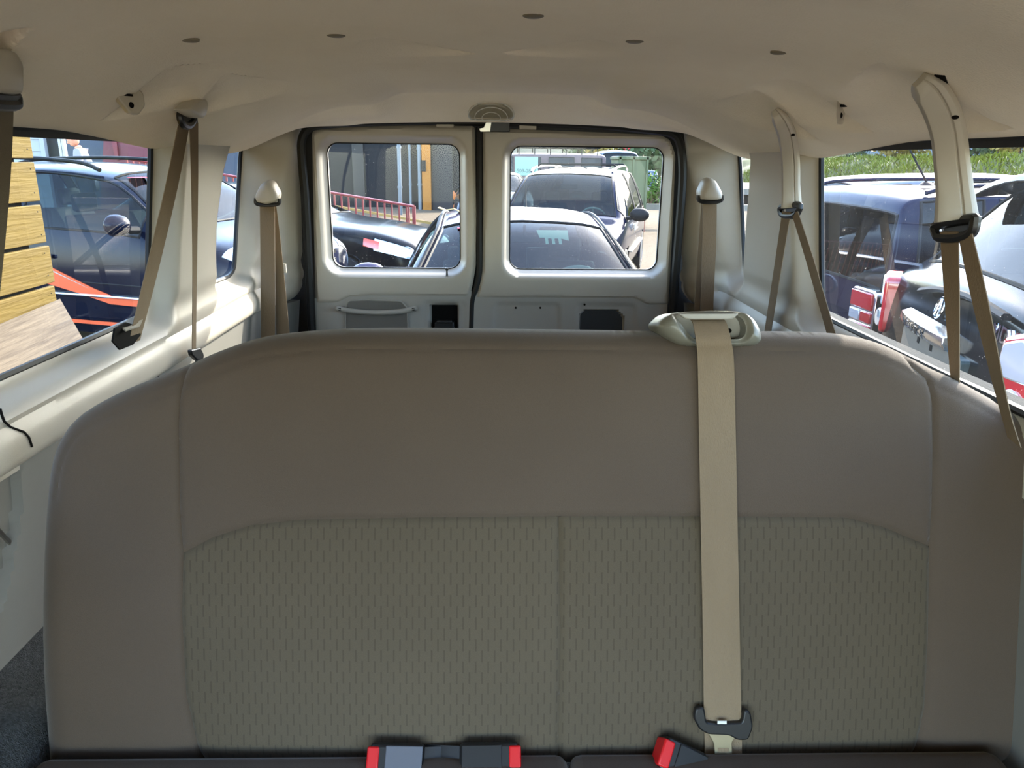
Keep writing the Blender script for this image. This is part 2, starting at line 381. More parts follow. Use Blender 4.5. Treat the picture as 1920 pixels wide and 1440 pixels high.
def wall(side):
    s = -1 if side == 'left' else 1; X = .874*s
    if s < 0:
        win = [(.30, on_x(150, 246, X)[2]), (on_x(287, 262, X)[1], on_x(270, 253, X)[2]), (on_x(282, 470, X)[1], 1.70), (on_x(277, 565, X)[1], on_x(262, 596, X)[2]), (.30, on_x(120, 655, X)[2])]
        q = [(413, 264), (455, 262), (452, 300), (441, 505), (432, 518), (388, 536), (383, 470), (383, 416), (391, 337), (400, 300)]
        qw = round_poly(px_x(q, X), [.0, .04, 0, .03, .03, .02, 0, 0, 0, 0])
    else:
        win = [(.30, on_x(1750, 262, X)[2]), (on_x(1537, 272, X)[1], on_x(1600, 268, X)[2]), (on_x(1540, 450, X)[1], 1.70), (on_x(1543, 570, X)[1], on_x(1590, 617, X)[2]), (.30, on_x(1800, 722, X)[2])]
        ql = px_x([(413, 264), (455, 262), (452, 300), (441, 505), (432, 518), (388, 536), (383, 470), (383, 416), (391, 337), (400, 300)], -.874)
        qw = round_poly([(max(a+.03, 2.50-.04*(b-1.55)), b) for a, b in ql], [.0, .04, 0, .03, .03, .02, 0, 0, 0, 0])
    wr = round_poly(win, [0, .05, 0, .06, 0], 8)
    out = [(-.15, 1.392), (2.85, 1.372), (2.85, 2.11), (2.45, 2.09), (-.15, 2.06)]
    w = sheet('wall_'+side, out, .0095, lambda y, z, so, sh: (s*wallx(y, z, sh, s > 0), y, z), M_TRIM, holes=[wr, qw], kind='structure', skirt=(s*.008, 0, 0))
    lo = [(-.15, .62), (2.84, .62), (2.84, 1.400), (-.15, 1.404)]
    def lx(y, z, so, sh): return (s*(np.maximum(interp(z, [.62, 1.0, 1.3, 1.41], [.905, .885, .848, .836]), (.90*(1-S((y-1.30)/.35))) if s > 0 else 0) - .10*S((y-2.60)/.24)**1.2), y, z)
    if s < 0: pocket = round_poly(px_x([(-60, 884), (10, 884), (22, 905), (24, 960), (18, 1090), (0, 1180), (-60, 1200)], -.86), .02)
    else: pocket = [(-9, -9), (-9, -8.9), (-8.9, -9)]
    def lx2(y, z, so, sh):
        a, b, c = lx(y, z, so, sh); return (a + s*.02*S((-sh+.02)/.02)*0 + s*.012*(sdf(np.stack([y, z], 1), pocket) < 0), b, c)
    sheet('lower_panel', lo, .012, lx2, M_LOWG, parent=w, skirt=(s*.03, 0, 0))
    # glass and its black rubber seal
    for nm, hole in (('window_1' if s < 0 else 'window_3', wr), ('window_2' if s < 0 else 'window_4', qw)):
        cy, cz = np.mean(hole, 0)
        big = [((a-cy)*1.03+cy, (b-cz)*1.06+cz) for a, b in hole]
        root = sheet(nm, big, .05, lambda y, z, so, sh: (y*0+s*.884, y, z), M_PANE if s < 0 else M_PANE_R, kind='structure')
        t = MB().tube([(s*.878, a, b) for a, b in hole], .0075, 6, closed=True); t.build('rubber_seal', M_RUBBER, root)
        if nm in ('window_1', 'window_3'):
            zt = max(b for a, b in hole); b_ = MB(); b_.box((s*.8795, .3+.83, zt-.004), (.006, 1.66, .030)); b_.build('header_seal', M_RUBBER, root)
    # outside body skin, one band below and one above the glass
    mb = MB(); mb.box((s*.96, 1.3, .97), (.02, 3.0, .88)); mb.box((s*.93, 1.3, 2.045), (.02, 3.0, .10)); mb.build('body_skin', M_WHITE, w)
    mb = MB(); zs_ = 1.515 if s > 0 else 1.47; mb.box((s*.932, 1.3, zs_-.07), (.068, 3.0, .14)); mb.build('outer_weatherstrip', M_STRIP, w)
    return w
wall_left = wall('left'); wall_right = wall('right')
# seams of the left trim
def wall_pt(u, v, X0=-.82):
    p = on_x(u, v, X0)
    for _ in range(6): p = on_x(u, v, -float(wallx(np.array([p[1]]), np.array([p[2]]), np.array([1.0]))[0])+.001)
    return p
MB().tube([wall_pt(u, v) for u, v in ((0, 766), (4, 780), (8, 790), (20, 801), (45, 810), (54, 820), (60, 838))], .0022, 6).build('panel_seam', M_DARK, wall_left)
MB().tube([on_x(u, v, -.836) for u, v in ((296, 688), (298, 712))], .0015, 6).build('panel_seam', M_DARK, wall_left)
MB().ribbon([on_x(-8, 985, -.858), on_x(20, 1014, -.856)], [on_x(-8, 995, -.858), on_x(18, 1022, -.856)], .004).build('panel_catch', M_STEEL, wall_left)
# broken belt exit in the sill
rec = MB(); pk = [on_x(u, v, -.8085) for u, v in ((212, 640), (216, 616), (236, 604), (262, 612), (264, 628), (250, 646), (226, 656))]
rec.prism([(p[1], p[2]) for p in pk], (-.8085, 0, 0), (0, 1, 0), (0, 0, 1), (-.004, 0, 0)); rec.build('belt_slot', M_DARK, wall_left)
fl = MB(); fl.ribbon([on_x(u, v, -.82) for u, v in ((222, 612), (245, 596), (272, 588))], [on_x(u, v, -.80) for u, v in ((236, 620), (262, 612), (266, 604))], .004); fl.build('slot_cover', M_TRIM, wall_left)

# floor with the carpeted wheel housing on the aisle side
fl = MB(); fl.box((0, 1.3, .635), (1.80, 3.1, .03)); floor = fl.build('floor', M_CARPET, kind='structure')
hs = []
for y, k in ((.35, .0), (.42, .6), (.60, .95), (.9, 1.0), (1.9, 1.0), (2.2, .9), (2.35, .0)):
    hs.append([(-.90, y, .64), (-.90, y, .66+.375*k), (-.80, y, .66+.355*k), (-.76, y, .66+.30*k), (-.735, y, .66+.15*k), (-.72, y, .64)])
h = MB().loft(hs); h.build('wheel_housing_carpet', M_CARPET, floor)

# ---------------------------------------------------------------- rear: dark door frame, doors
YD = 2.80
opening = [(-.62, .62), (-.672, 1.3), (-.668, 1.9), (-.64, 2.02), (.64, 2.02), (.672, 1.9), (.672, 1.3), (.62, .62)]
wall_rear = sheet('wall_rear', [(-.90, .62), (.90, .62), (.90, 2.06), (-.90, 2.06)], .02, lambda x, z, so, sh: (x, x*0+2.865, z), M_RUBBER, holes=[[(-.63, .66), (.63, .66), (.63, 2.01), (-.63, 2.01)]], kind='structure', skirt=(0, .03, 0))
header = MB(); header.box((0, 2.815, 2.062), (1.5, .06, .05)); header.build('door_header', M_DARK, wall_rear)
SEALP = [(586, 640), (579, 500), (573, 380), (566, 300), (566, 262), (580, 240), (610, 233), (700, 228), (900, 226), (1100, 233), (1225, 244), (1262, 252), (1276, 275), (1280, 330), (1274, 420), (1266, 520), (1258, 640)]
MB().tube([on_y(u, v, 2.79) for u, v in spline(SEALP, 5)], .0155, 8).build('door_seal', M_RUBBER, wall_rear)
def door(n, outline, hole, low, Yg=2.85):
    out = round_poly(px_y(outline, YD), .012); ho = rrect(*hole, .042, 8)
    def fn(x, z, so, sh): return (x, YD + (Yg-YD)*(1-S(sh/.034))**1.5 + .014*(1-S(-so/.016))**2, z)
    d = sheet('door_%d' % n, out, .0075, fn, M_TRIM, holes=[ho], kind='structure', skirt=(0, .03, 0))
    lowp = px_y(low, YD+.006)
    g = sheet('lower_panel', lowp, .008, DLOW[n], M_GREY, parent=d, skirt=(0, .04, 0))
    cx, cz = np.mean(ho, 0)
    p = sheet('window_pane', [((a-cx)*1.04+cx, (b-cz)*1.04+cz) for a, b in ho], .05, lambda x, z, so, sh: (x, x*0+Yg+.006, z), M_PANE_B, parent=d)
    MB().tube([(a, Yg+.003, b) for a, b in ho], .004, 6, closed=True).build('rubber_seal', M_RUBBER, d)
    sk = MB(); x0, x1 = min(a for a, b in out), max(a for a, b in out); sk.box(((x0+x1)/2, 2.885, .98), (x1-x0, .02, .72)); sk.build('outer_skin', M_WHITE, d)
    return d
def flat_low(recs):
    def fn(x, z, so, sh):
        y = x*0+YD+.006; P = np.stack([x, z], 1)
        for poly, dep, soft in recs: y = y + dep*S((-sdf(P, poly)+soft/2)/soft)
        return (x, y, z)
    return fn
yl = YD+.006
slotL = round_poly(px_y([(806, 572), (860, 572), (860, 640), (806, 640)], yl), .012)
bezL = round_poly(px_y([(793, 566), (873, 566), (873, 660), (793, 660)], yl), .02)
blankR = round_poly(px_y([(926, 570), (1048, 569), (1050, 680), (926, 680)], yl), .02)
bezR = round_poly(px_y([(1082, 569), (1190, 570), (1192, 680), (1082, 680)], yl), .02)
octR = px_y([(1098, 583), (1158, 583), (1168, 594), (1168, 640), (1087, 640), (1087, 594)], yl)
DLOW = {1: flat_low([(bezL, .004, .006), (slotL, .03, .004)]), 2: flat_low([(blankR, .005, .008), (bezR, .004, .006), (octR, .02, .004)])}
w1a, w1b = on_y(611, 267, 2.85), on_y(864, 504, 2.85); w2a, w2b = on_y(957, 273, 2.85), on_y(1231, 507, 2.85)
d1 = door(1, [(583, 246), (600, 239), (760, 234), (890, 236), (893, 400), (892, 500), (886, 535), (880, 558), (690, 557), (655, 559), (632, 571), (590, 571)], (w1a[0], w1b[2], w1b[0], w1a[2]),
          [(589, 560), (640, 545), (884, 545), (880, 640), (872, 720), (596, 720)])
d2 = door(2, [(905, 240), (1080, 246), (1240, 253), (1258, 262), (1268, 290), (1263, 420), (1255, 574), (1212, 574), (1190, 562), (890, 561), (897, 538), (904, 505), (906, 400)], (w2a[0], w2b[2], w2b[0], w2a[2]),
          [(888, 550), (1200, 550), (1252, 565), (1244, 720), (876, 720), (884, 620)])
# astragal seal down the middle
MB().tube([on_y(u, v, 2.812) for u, v in spline([(899, 238), (899, 400), (899, 500), (894, 535), (886, 562), (884, 600), (880, 720)], 5)], .011, 8).build('centre_seal', M_RUBBER, d1)
g = MB(); g.prism(px_y([(884, 236), (912, 238), (912, 505), (900, 560), (896, 720), (868, 720), (872, 560), (884, 500)], 2.835), (0, 2.835, 0), (1, 0, 0), (0, 0, 1), (0, .03, 0)); g.build('astragal', M_RUBBER, d1)
# door 1: pull handle, perforated grille, latch opening
hp = [on_y(u, v, 2.775) for u, v in spline([(632, 578), (660, 583), (705, 586), (750, 584), (779, 578)], 6)]
MB().tube(hp, .0095, 10).build('pull_handle', M_GREY, d1)
e = MB()
for u in (634, 777): e.ell(on_y(u, 579, 2.782), (.013, .014, .010))
e.build('handle_end', M_GREY, d1)
hl = MB()
for u in (637, 775): hl.box(on_y(u, 580, 2.768), (.010, .004, .009))
hl.build('handle_screw_recess', M_DARK, d1)
gp = round_poly(px_y([(654, 563), (690, 562), (752, 564), (764, 577), (766, 660), (648, 660), (648, 576)], YD), .012)
def perf(name, col, bg):
    m = mat(name, col, .55)
    n = m.node_tree.nodes; l = m.node_tree.links; tc = n.new('ShaderNodeTexCoord'); vo = n.new('ShaderNodeTexVoronoi'); vo.inputs['Scale'].default_value = 190; vo.inputs['Randomness'].default_value = 0.0
    l.new(tc.outputs['Object'], vo.inputs['Vector']); lt = n.new('ShaderNodeMath'); lt.operation = 'LESS_THAN'; lt.inputs[1].default_value = .33; l.new(vo.outputs['Distance'], lt.inputs[0])
    mx = n.new('ShaderNodeMix'); mx.data_type = 'RGBA'; mx.inputs[6].default_value = lin(*col); mx.inputs[7].default_value = lin(*bg); l.new(lt.outputs[0], mx.inputs[0]); l.new(mx.outputs[2], n['Principled BSDF'].inputs['Base Color']); return m
M_PERF = perf('perforated_grille', (112, 108, 100), (30, 29, 27)); M_MESH = perf('black_mesh', (40, 40, 40), (8, 8, 8))
g = MB(); g.prism(gp, (0, YD-.004, 0), (1, 0, 0), (0, 0, 1), (0, .012, 0)); gr = g.build('speaker_grille', M_PERF, d1, bevel=.003)
MB().tube([(a, YD-.004, b) for a, b in gp], .003, 6, closed=True).build('grille_rim', M_GREY, gr)
g = MB(); g.prism([(a, b) for a, b in slotL], (0, yl+.028, 0), (1, 0, 0), (0, 0, 1), (0, .006, 0)); g.build('latch_opening', M_DARK, d1)
g = MB(); a = on_y(833, 612, yl); g.box((a[0], yl+.012, a[2]-.02), (.075, .025, .075)); g.box((a[0], yl+.004, a[2]+.018), (.06, .02, .012)); g.build('latch_lever', M_BLACK, d1, bevel=.004)
k = MB(); a = on_y(838, 515, 2.815); k.lathe([(.0085, 0), (.0085, .003), (.004, .004), (.0032, .02), (.0055, .022), (.0055, .030), (.002, .032)], a+np.array((0, 0, -.006)), 'z', 12); k.build('lock_button', M_BLACK, d1)
# door 2: screws and black mesh behind an octagonal opening
k = MB()
for u, v in ((967, 577), (1013, 577), (1096, 571)): k.lathe([(.0, 0), (.004, 0), (.004, -.003), (.0, -.004)], on_y(u, v, yl+.003), 'y', 10)
k.build('screw', M_DARK, d2)
g = MB(); g.prism(octR, (0, yl+.018, 0), (1, 0, 0), (0, 0, 1), (0, .004, 0)); g.build('speaker_mesh', M_MESH, d2)
# clips and limit switch at the top of the doors
for dd, pts in ((d1, ((818, 231), (851, 231), (851, 239), (818, 239))), (d2, ((973, 234), (1006, 236), (1006, 243), (974, 242)))):
    g = MB(); g.prism(px_y(pts, 2.785), (0, 2.785, 0), (1, 0, 0), (0, 0, 1), (0, .025, 0)); g.build('trim_clip', M_TRIM, dd, bevel=.002)
for pts in (((805, 219), (855, 221), (845, 227), (808, 225)), ((968, 224), (1018, 224), (1010, 230), (970, 228))):
    g = MB(); g.prism(px_y(pts, 2.778), (0, 2.778, 0), (1, 0, 0), (0, 0, 1), (0, .02, 0)); g.build('header_clip', M_WHITE, wall_rear)
t = thing('latch_striker', 'black latch striker box on the header between the rear doors', 'latch', on_y(932, 246, 2.77))
g = MB(); g.prism(px_y([(918, 229), (956, 229), (956, 247), (918, 247)], 2.772), (0, 2.772, 0), (1, 0, 0), (0, 0, 1), (0, .03, 0)); g.build('striker_box', M_BLACK, t, bevel=.002)
g = MB(); g.prism(px_y([(912, 227), (922, 227), (919, 247), (901, 247), (898, 241), (907, 239)], 2.770), (0, 2.770, 0), (1, 0, 0), (0, 0, 1), (0, .012, 0)); g.build('bracket', M_STEEL, t, bevel=.001)
# ================================================================ bench seat
SB0 = np.array((0, 1.035, .935)); SBV = np.array((0, .22, .9755)); SBN = np.array((0, -.9755, .22))     # base, up the back, out of its face
def on_seat(u, v, off=0.0):
    """x and height-along-the-back of a photo point on the backrest face pushed back by off"""
    d = ray(u, v); O = SB0-SBN*off; t = ((O-CC)@SBN)/(d@SBN); p = CC+d*t-O; return (p[0], p@SBV)
def seat_xyz(x, s, off): return (x+0*s, SB0[1]+SBV[1]*s-SBN[1]*off, SB0[2]+SBV[2]*s-SBN[2]*off)
def seat_pt(u, v, off=0.0): x, s = on_seat(u, v, off); return np.array(seat_xyz(np.float64(x), np.float64(s), np.float64(off)))
RR = .060
sil = [(108, 1415), (97, 1250), (95, 1100), (101, 960), (112, 860), (135, 805), (170, 768), (240, 730), (335, 692), (420, 656), (500, 631), (600, 619), (700, 615), (820, 615), (1000, 617), (1200, 620), (1330, 622), (1450, 621), (1560, 625), (1650, 645), (1740, 690), (1800, 718), (1880, 766), (1925, 804), (1955, 880), (1968, 1000), (1968, 1200), (1955, 1415)]
SIL = [tuple(p) for p in spline([on_seat(u, v, RR) for u, v in sil], 4)]
def reg(pts): return [on_seat(u, v, 0) for u, v in pts]
seamL = [(338, 600), (338, 692), (333, 800), (335, 950), (342, 1038), (340, 1150), (348, 1300), (375, 1424), (380, 1500)]
seamR = [(1690, 600), (1722, 690), (1746, 712), (1751, 760), (1752, 850), (1750, 950), (1745, 1026), (1742, 1200), (1735, 1330), (1715, 1424), (1708, 1500)]
yoke = [(342, 1038), (400, 1008), (470, 986), (560, 976), (800, 971), (1048, 969), (1310, 969), (1590, 972), (1660, 990), (1745, 1026)]
cen = [(1050, 969), (1050, 1200), (1046, 1424), (1045, 1500)]
R_ = {'left': reg([(-300, 500)] + seamL + [(-300, 1500)]), 'right': reg([(2400, 500)] + seamR + [(2400, 1500)]),
      'yoke': reg(seamL[:5] + yoke[1:-1] + seamR[6::-1]),
      'inL': reg(seamL[4:] + cen[::-1] + yoke[5:0:-1]), 'inR': reg(cen[::-1] + yoke[5:] + seamR[7:])}
R_['inL'] = reg([yoke[0]] + yoke[1:6] + cen[1:] + seamL[:4:-1]); R_['inR'] = reg(yoke[5:] + seamR[7:] + cen[:0:-1])
def seat_fn(region, puff):
    def fn(x, s, so, sh):
        P = np.stack([x, s], 1); full = -sdf(P, SIL); d = np.clip(full, 0, RR)
        off = RR-np.sqrt(np.maximum(RR**2-(RR-d)**2, 0))
        dr = np.clip(-sdf(P, R_[region]), 0, .05)
        off = off + .0055*(1-S(dr/.010))**2 - puff*S(dr/.05)
        off = off + .0028*np.exp(-((full-.034)/.0028)**2)*(s > .45)           # stitched line under the edge
        off = off - .012*np.exp(-((x-.05)/.5)**2)*np.exp(-((s-.15)/.2)**2)
        return seat_xyz(x, s, off)
    return fn
bench = thing('bench_seat', 'wide beige cloth bench seat filling the foreground, facing forward', 'seat', (.04, 1.05, .65))
for nm, rg, m, puff in (('side_bolster', 'left', M_SEAT, .004), ('side_bolster', 'right', M_SEAT, .004), ('back_yoke', 'yoke', M_SEAT, .004), ('back_insert', 'inL', M_SEAT_IN, .003), ('back_insert', 'inR', M_SEAT_IN, .003)):
    sheet(nm, SIL, .0050, seat_fn(rg, puff), m, parent=bench, also=[R_[rg]])
def back_fn(x, s, so, sh):
    d = np.clip(-so, 0, RR); return seat_xyz(x, s, RR+np.sqrt(np.maximum(RR**2-(RR-d)**2, 0)))
sheet('back_shell', SIL, .02, back_fn, M_SEAT, parent=bench)
for x0, x1 in ((-.745, .128), (.131, .86)):
    c = MB()
    prof = [(1.03, .962), (1.0, .972), (.9, .968), (.7, .975), (.5, .968), (.44, .93), (.43, .84), (.46, .80), (1.03, .80)]
    c.loft([[(x, y, z) for y, z in prof] for x in np.linspace(x0, x1, 9)]); c.build('seat_cushion', M_SEAT, bench, bevel=.02, seg=3)
fr = MB()
for x in (-.55, .68):
    for y in (.55, 1.0): fr.tube([(x, y, .80), (x, y, .66)], .02, 8)
    fr.box((x, .78, .66), (.05, .6, .02))
fr.box((.05, .78, .79), (1.4, .5, .03)); fr.build('seat_frame', M_BLACK, bench)
# belt exit housing riding on the top edge of the backrest
M_BEZ = mat('belt_housing_plastic', (116, 114, 103), 0.35, spec=0.5)
bo = [(1232, 612), (1240, 600), (1256, 589), (1290, 584), (1345, 582), (1390, 584), (1410, 592), (1424, 610), (1430, 630), (1426, 643), (1408, 650), (1350, 651), (1288, 650), (1264, 642), (1244, 628)]
hoo = [(1268, 589), (1382, 588), (1398, 597), (1403, 616), (1400, 630), (1392, 636), (1308, 638), (1292, 625)]
BO = [tuple(p) for p in spline([on_seat(u, v, .0) for u, v in bo], 5, True)]; HO = round_poly([on_seat(u, v, -.015) for u, v in hoo], .01)
def bez_fn(x, s, so, sh):
    d = np.clip(-so, 0, .022); off = .016 - .034*np.sqrt(1-(1-d/.022)**2) + .012*(1-S(sh/.010))
    return seat_xyz(x, s, off)
bz = sheet('belt_housing', BO, .0018, bez_fn, M_BEZ, parent=bench, holes=[HO], skirt=tuple(SBN*-.055))
g = MB(); g.prism([((a-np.mean([p[0] for p in HO]))*1.04+np.mean([p[0] for p in HO]), b) for a, b in HO], SB0-SBN*.028, (1, 0, 0), SBV, SBN*.004); g.build('housing_recess', M_GREY, bz)
bar = [on_seat(u, v, -.012) for u, v in ((1272, 588), (1385, 588), (1375, 597), (1364, 599), (1296, 599), (1284, 597))]
g = MB(); g.prism(bar, SB0+SBN*.002, (1, 0, 0), SBV, SBN*.012); g.build('guide_bar', M_GREY, bz, bevel=.002)
g = MB(); g.lathe([(.0, 0), (.004, 0), (.004, -.002), (0, -.002)], seat_pt(1367, 620, .022), 'y', 10); g.build('screw_hole', M_DARK, bz)

# the belt hanging down the face of the backrest
belt = thing('seat_belt', 'beige lap and shoulder belt hanging down the front of the bench backrest', 'seat belt', seat_pt(1350, 1400))
M_BELT2 = M_BELT
Lp = [(1293, 598, .012), (1299, 606, -.004), (1305, 640, -.024), (1308, 680, -.012), (1310, 800, -.010), (1313, 950, -.012), (1317, 1150, -.016), (1319, 1300, -.018), (1320, 1352, -.02)]
Rp = [(1354, 598, .012), (1362, 606, -.004), (1371, 640, -.024), (1376, 680, -.012), (1379, 800, -.010), (1382, 950, -.012), (1386, 1150, -.016), (1389, 1300, -.018), (1390, 1352, -.02)]
def offs(pts): return [seat_pt(u, v, o) for u, v, o in pts]
MB().ribbon(spline(offs(Lp), 5), spline(offs(Rp), 5), .0018).build('webbing', M_BELT, belt)
Lq = [(1320, 1345, -.008), (1321, 1400, -.012), (1321, 1470, -.02)]; Rq = [(1390, 1345, -.008), (1391, 1400, -.012), (1391, 1470, -.02)]
MB().ribbon(spline(offs(Lq), 4), spline(offs(Rq), 4), .0018).build('webbing', M_BELT, belt)
lp = round_poly([on_seat(u, v, -.02) for u, v in ((1302, 1322), (1318, 1322), (1322, 1350), (1345, 1352), (1388, 1350), (1392, 1326), (1404, 1330), (1409, 1358), (1400, 1382), (1380, 1383), (1365, 1374), (1325, 1372), (1308, 1362), (1298, 1342))], .006)
g = MB(); g.prism(lp, SB0+SBN*.018, (1, 0, 0), SBV, SBN*.012); lpo = g.build('latch_plate', M_BLACK, belt, bevel=.003)
g = MB(); g.prism([on_seat(u, v, -.03) for u, v in ((1345, 1351), (1362, 1351), (1362, 1357), (1345, 1357))], SB0+SBN*.0295, (1, 0, 0), SBV, SBN*.002); g.build('plate_mark', M_WHITE, lpo)
M_TONGUE = mat('tongue_metal', (176, 166, 140), 0.35, metal=.85)
tg = round_poly([on_seat(u, v, -.02) for u, v in ((1326, 1371), (1382, 1374), (1370, 1388), (1372, 1425), (1368, 1436), (1346, 1436), (1340, 1425), (1337, 1390))], .005)
g = MB(); g.prism(tg, SB0+SBN*.021, (1, 0, 0), SBV, SBN*.004); g.build('latch_tongue', M_TONGUE, lpo, bevel=.001)
g = MB()
for v0, v1 in ((1399, 1408), (1412, 1425)): g.prism(round_poly([on_seat(u, v, -.02) for u, v in ((1344, v0), (1365, v0), (1365, v1), (1344, v1))], .002), SB0+SBN*.0245, (1, 0, 0), SBV, SBN*.001)
g.build('tongue_slot', M_BELT, lpo)

# buckles lying in the crease between back and cushion
M_BUCK_REFL = mat('buckle_top', (92, 95, 104), 0.28, spec=0.6)  # grey-blue reflection on the black buckle, put into the top's colour
def buckle(name, label, a, b, w, hgt, red_at, top, loc_off=-.035, tilt=0):
    pa, pb = seat_pt(*a, loc_off), seat_pt(*b, loc_off); t = thing(name, label, 'buckle', (pa+pb)/2-np.array((0, 0, .03)), group='seat belt buckles in the seat crease')
    ax = pb-pa; L = np.linalg.norm(ax); ax /= L; n = np.array((0, -.75, .66)); n -= ax*(n@ax); n /= np.linalg.norm(n); sd_ = np.cross(ax, n)
    Rm = np.stack([ax, sd_, n], 1)
    g = MB(); g.box((pa+pb)/2, (L, w, hgt), Rm); body = g.build('buckle_body', M_BLACK, t, bevel=.007, seg=3)
    g = MB(); g.box((pa+pb)/2+n*hgt*.5+ax*(.012 if red_at < 0 else -.012), (L*.68, w*.86, .004), Rm); g.build('buckle_top', top, t, bevel=.0015)
    e_ = pa if red_at < 0 else pb; s_ = -1 if red_at < 0 else 1
    g = MB(); g.box(e_+ax*s_*-.006+n*hgt*.05, (.020, w*.80, hgt*1.04), Rm); g.build('release_button', M_RED, t, bevel=.003)
    o_ = pb if red_at < 0 else pa
    MB().ribbon([o_-ax*s_*-.0+sd_*w*.4, o_-ax*s_*.05+sd_*w*.45-n*.01, o_-ax*s_*.09+sd_*w*.45-n*.05], [o_-sd_*w*.4, o_-ax*s_*.05-sd_*w*.45-n*.01, o_-ax*s_*.09-sd_*w*.45-n*.05], .004).build('buckle_strap', M_BLACK, t)
    return t
buckle('belt_buckle', 'black buckle with reflection painted grey on its top and red button at its left end, left of centre seam', (694, 1426), (795, 1428), .054, .034, -1, M_BUCK_REFL)
buckle('belt_buckle', 'all black buckle with red button at its right end, next to centre seam', (862, 1426), (972, 1424), .054, .032, 1, M_BLACK)
buckle('belt_buckle', 'black buckle tilted beside hanging beige belt, red button facing up left', (1236, 1408), (1312, 1444), .054, .034, -1, M_BLACK)
# ================================================================ belts on the side walls, hooks, lamp
def rib_x(lp, rp, X, th=.0016, sub=4):
    """flat webbing between two pixel edge lines, at the given x (or x per point)"""
    f = lambda pts: [on_x(u, v, X[i] if hasattr(X, '__len__') else X) for i, (u, v) in enumerate(pts)]
    return MB().ribbon(spline(f(lp), sub), spline(f(rp), sub), th)
def rib_y(lp, rp, Y, th=.0016, sub=4):
    f = lambda pts: [on_y(u, v, Y[i] if hasattr(Y, '__len__') else Y) for i, (u, v) in enumerate(pts)]
    return MB().ribbon(spline(f(lp), sub), spline(f(rp), sub), th)
# rear corner belts with pointed covers
def corner_belt(label, cover, ring, l, r, l2, r2, Yc, Ys):
    c0 = on_y(*np.mean(cover, 0), Yc); t = thing('shoulder_belt', label, 'seat belt', c0-np.array((0, 0, .5)), group='belts hanging in the rear corners')
    P = round_poly(px_y(cover, Yc), .012, 6); cx, cz = np.mean(P, 0)
    rings = []
    for k, (sc, dy) in enumerate(((1.0, .03), (1.0, .0), (.96, -.012), (.80, -.024), (.5, -.030))): rings.append([((a-cx)*sc+cx, Yc+dy, (b-cz)*sc+cz-.004*k) for a, b in P])
    MB().loft(rings).build('belt_cover', M_TRIM, t, angle=60)
    MB().tube([on_y(u, v, Yc-.008) for u, v in spline(ring, 5)], .0065, 8).build('belt_ring', M_BLACK, t)
    rib_y(l, r, Ys).build('webbing', M_BELT, t)
    rib_y(l2, r2, [y+.03 for y in Ys][:len(l2)]).build('webbing', M_BELT, t)
    return t
cb = corner_belt('beige belt in the left rear corner under a rounded triangular cover', [(501, 336), (512, 340), (524, 362), (522, 374), (502, 379), (481, 374), (479, 362), (490, 342)],
    [(480, 372), (480, 381), (490, 384), (512, 384), (523, 381), (524, 372)], [(487, 374), (488, 450), (489, 560), (490, 680)], [(515, 374), (515, 450), (516, 560), (515, 680)],
    [(515, 378), (516, 450), (517, 560), (520, 680)], [(517, 378), (526, 450), (537, 560), (548, 680)], 2.62, [2.63, 2.62, 2.60, 2.58])
g = MB(); g.box(on_y(534, 503, 2.645), (.010, .008, .03)); g.build('belt_stop', M_TRIM, cb)
corner_belt('beige belt in the right rear corner under a rounded triangular cover', [(1331, 331), (1342, 336), (1354, 358), (1353, 369), (1331, 372), (1310, 369), (1309, 358), (1320, 336)],
    [(1309, 366), (1310, 375), (1320, 379), (1342, 379), (1353, 375), (1355, 366)], [(1318, 370), (1317, 450), (1314, 560), (1310, 680)], [(1344, 370), (1343, 450), (1338, 560), (1334, 680)],
    [(1316, 374), (1310, 450), (1303, 560), (1296, 680)], [(1317, 374), (1317, 450), (1315, 560), (1312, 680)], 2.62, [2.63, 2.62, 2.60, 2.58])
# left pillar belt
t = thing('pillar_belt', 'beige belt hanging in two runs from the left middle pillar', 'seat belt', on_x(350, 640, -.78))
g = MB(); P = [(346, 206), (356, 196), (372, 182), (384, 186), (387, 194), (384, 214), (378, 222), (372, 220)]
pp = round_poly(px_x(P, -.66), .008); cx, cz = np.mean(pp, 0)
rings = [[(x, (a-cx)*s_+cx, (b-cz)*s_+cz) for a, b in pp] for x, s_ in ((-.685, 1.0), (-.662, 1.0), (-.655, .93), (-.652, .75))]
g.loft(rings).build('belt_cover', M_TRIM, t, angle=55)
g = MB(); g.tube([on_x(u, v, -.695) for u, v in spline([(339, 212), (338, 224), (344, 234), (354, 236), (362, 226), (362, 214), (352, 208)], 4, True)], .008, 8, closed=True); g.box(on_x(352, 222, -.71), (.03, .04, .03)); g.build('belt_ring', M_BLACK, t)
rib_x([(334, 234), (310, 350), (275, 500), (240, 646)], [(354, 240), (333, 350), (298, 500), (262, 638)], [-.70, -.745, -.785, -.812]).build('webbing', M_BELT, t)
rib_x([(355, 230), (359, 350), (361, 500), (360, 656)], [(371, 230), (371, 350), (369, 500), (367, 656)], [-.69, -.725, -.765, -.785]).build('webbing', M_BELT, t)
lp = round_poly(px_x([(354, 656), (372, 652), (378, 664), (377, 675), (366, 676), (356, 666)], -.785), .006)
g = MB(); g.prism(lp, (-.79, 0, 0), (0, 1, 0), (0, 0, 1), (.012, 0, 0)); g.build('latch_plate', M_BLACK, t, bevel=.003)
g = MB(); g.prism(px_x([(368, 668), (378, 670), (386, 680), (376, 690), (366, 680)], -.785), (-.786, 0, 0), (0, 1, 0), (0, 0, 1), (.003, 0, 0)); g.build('latch_tongue', M_STEEL, t)
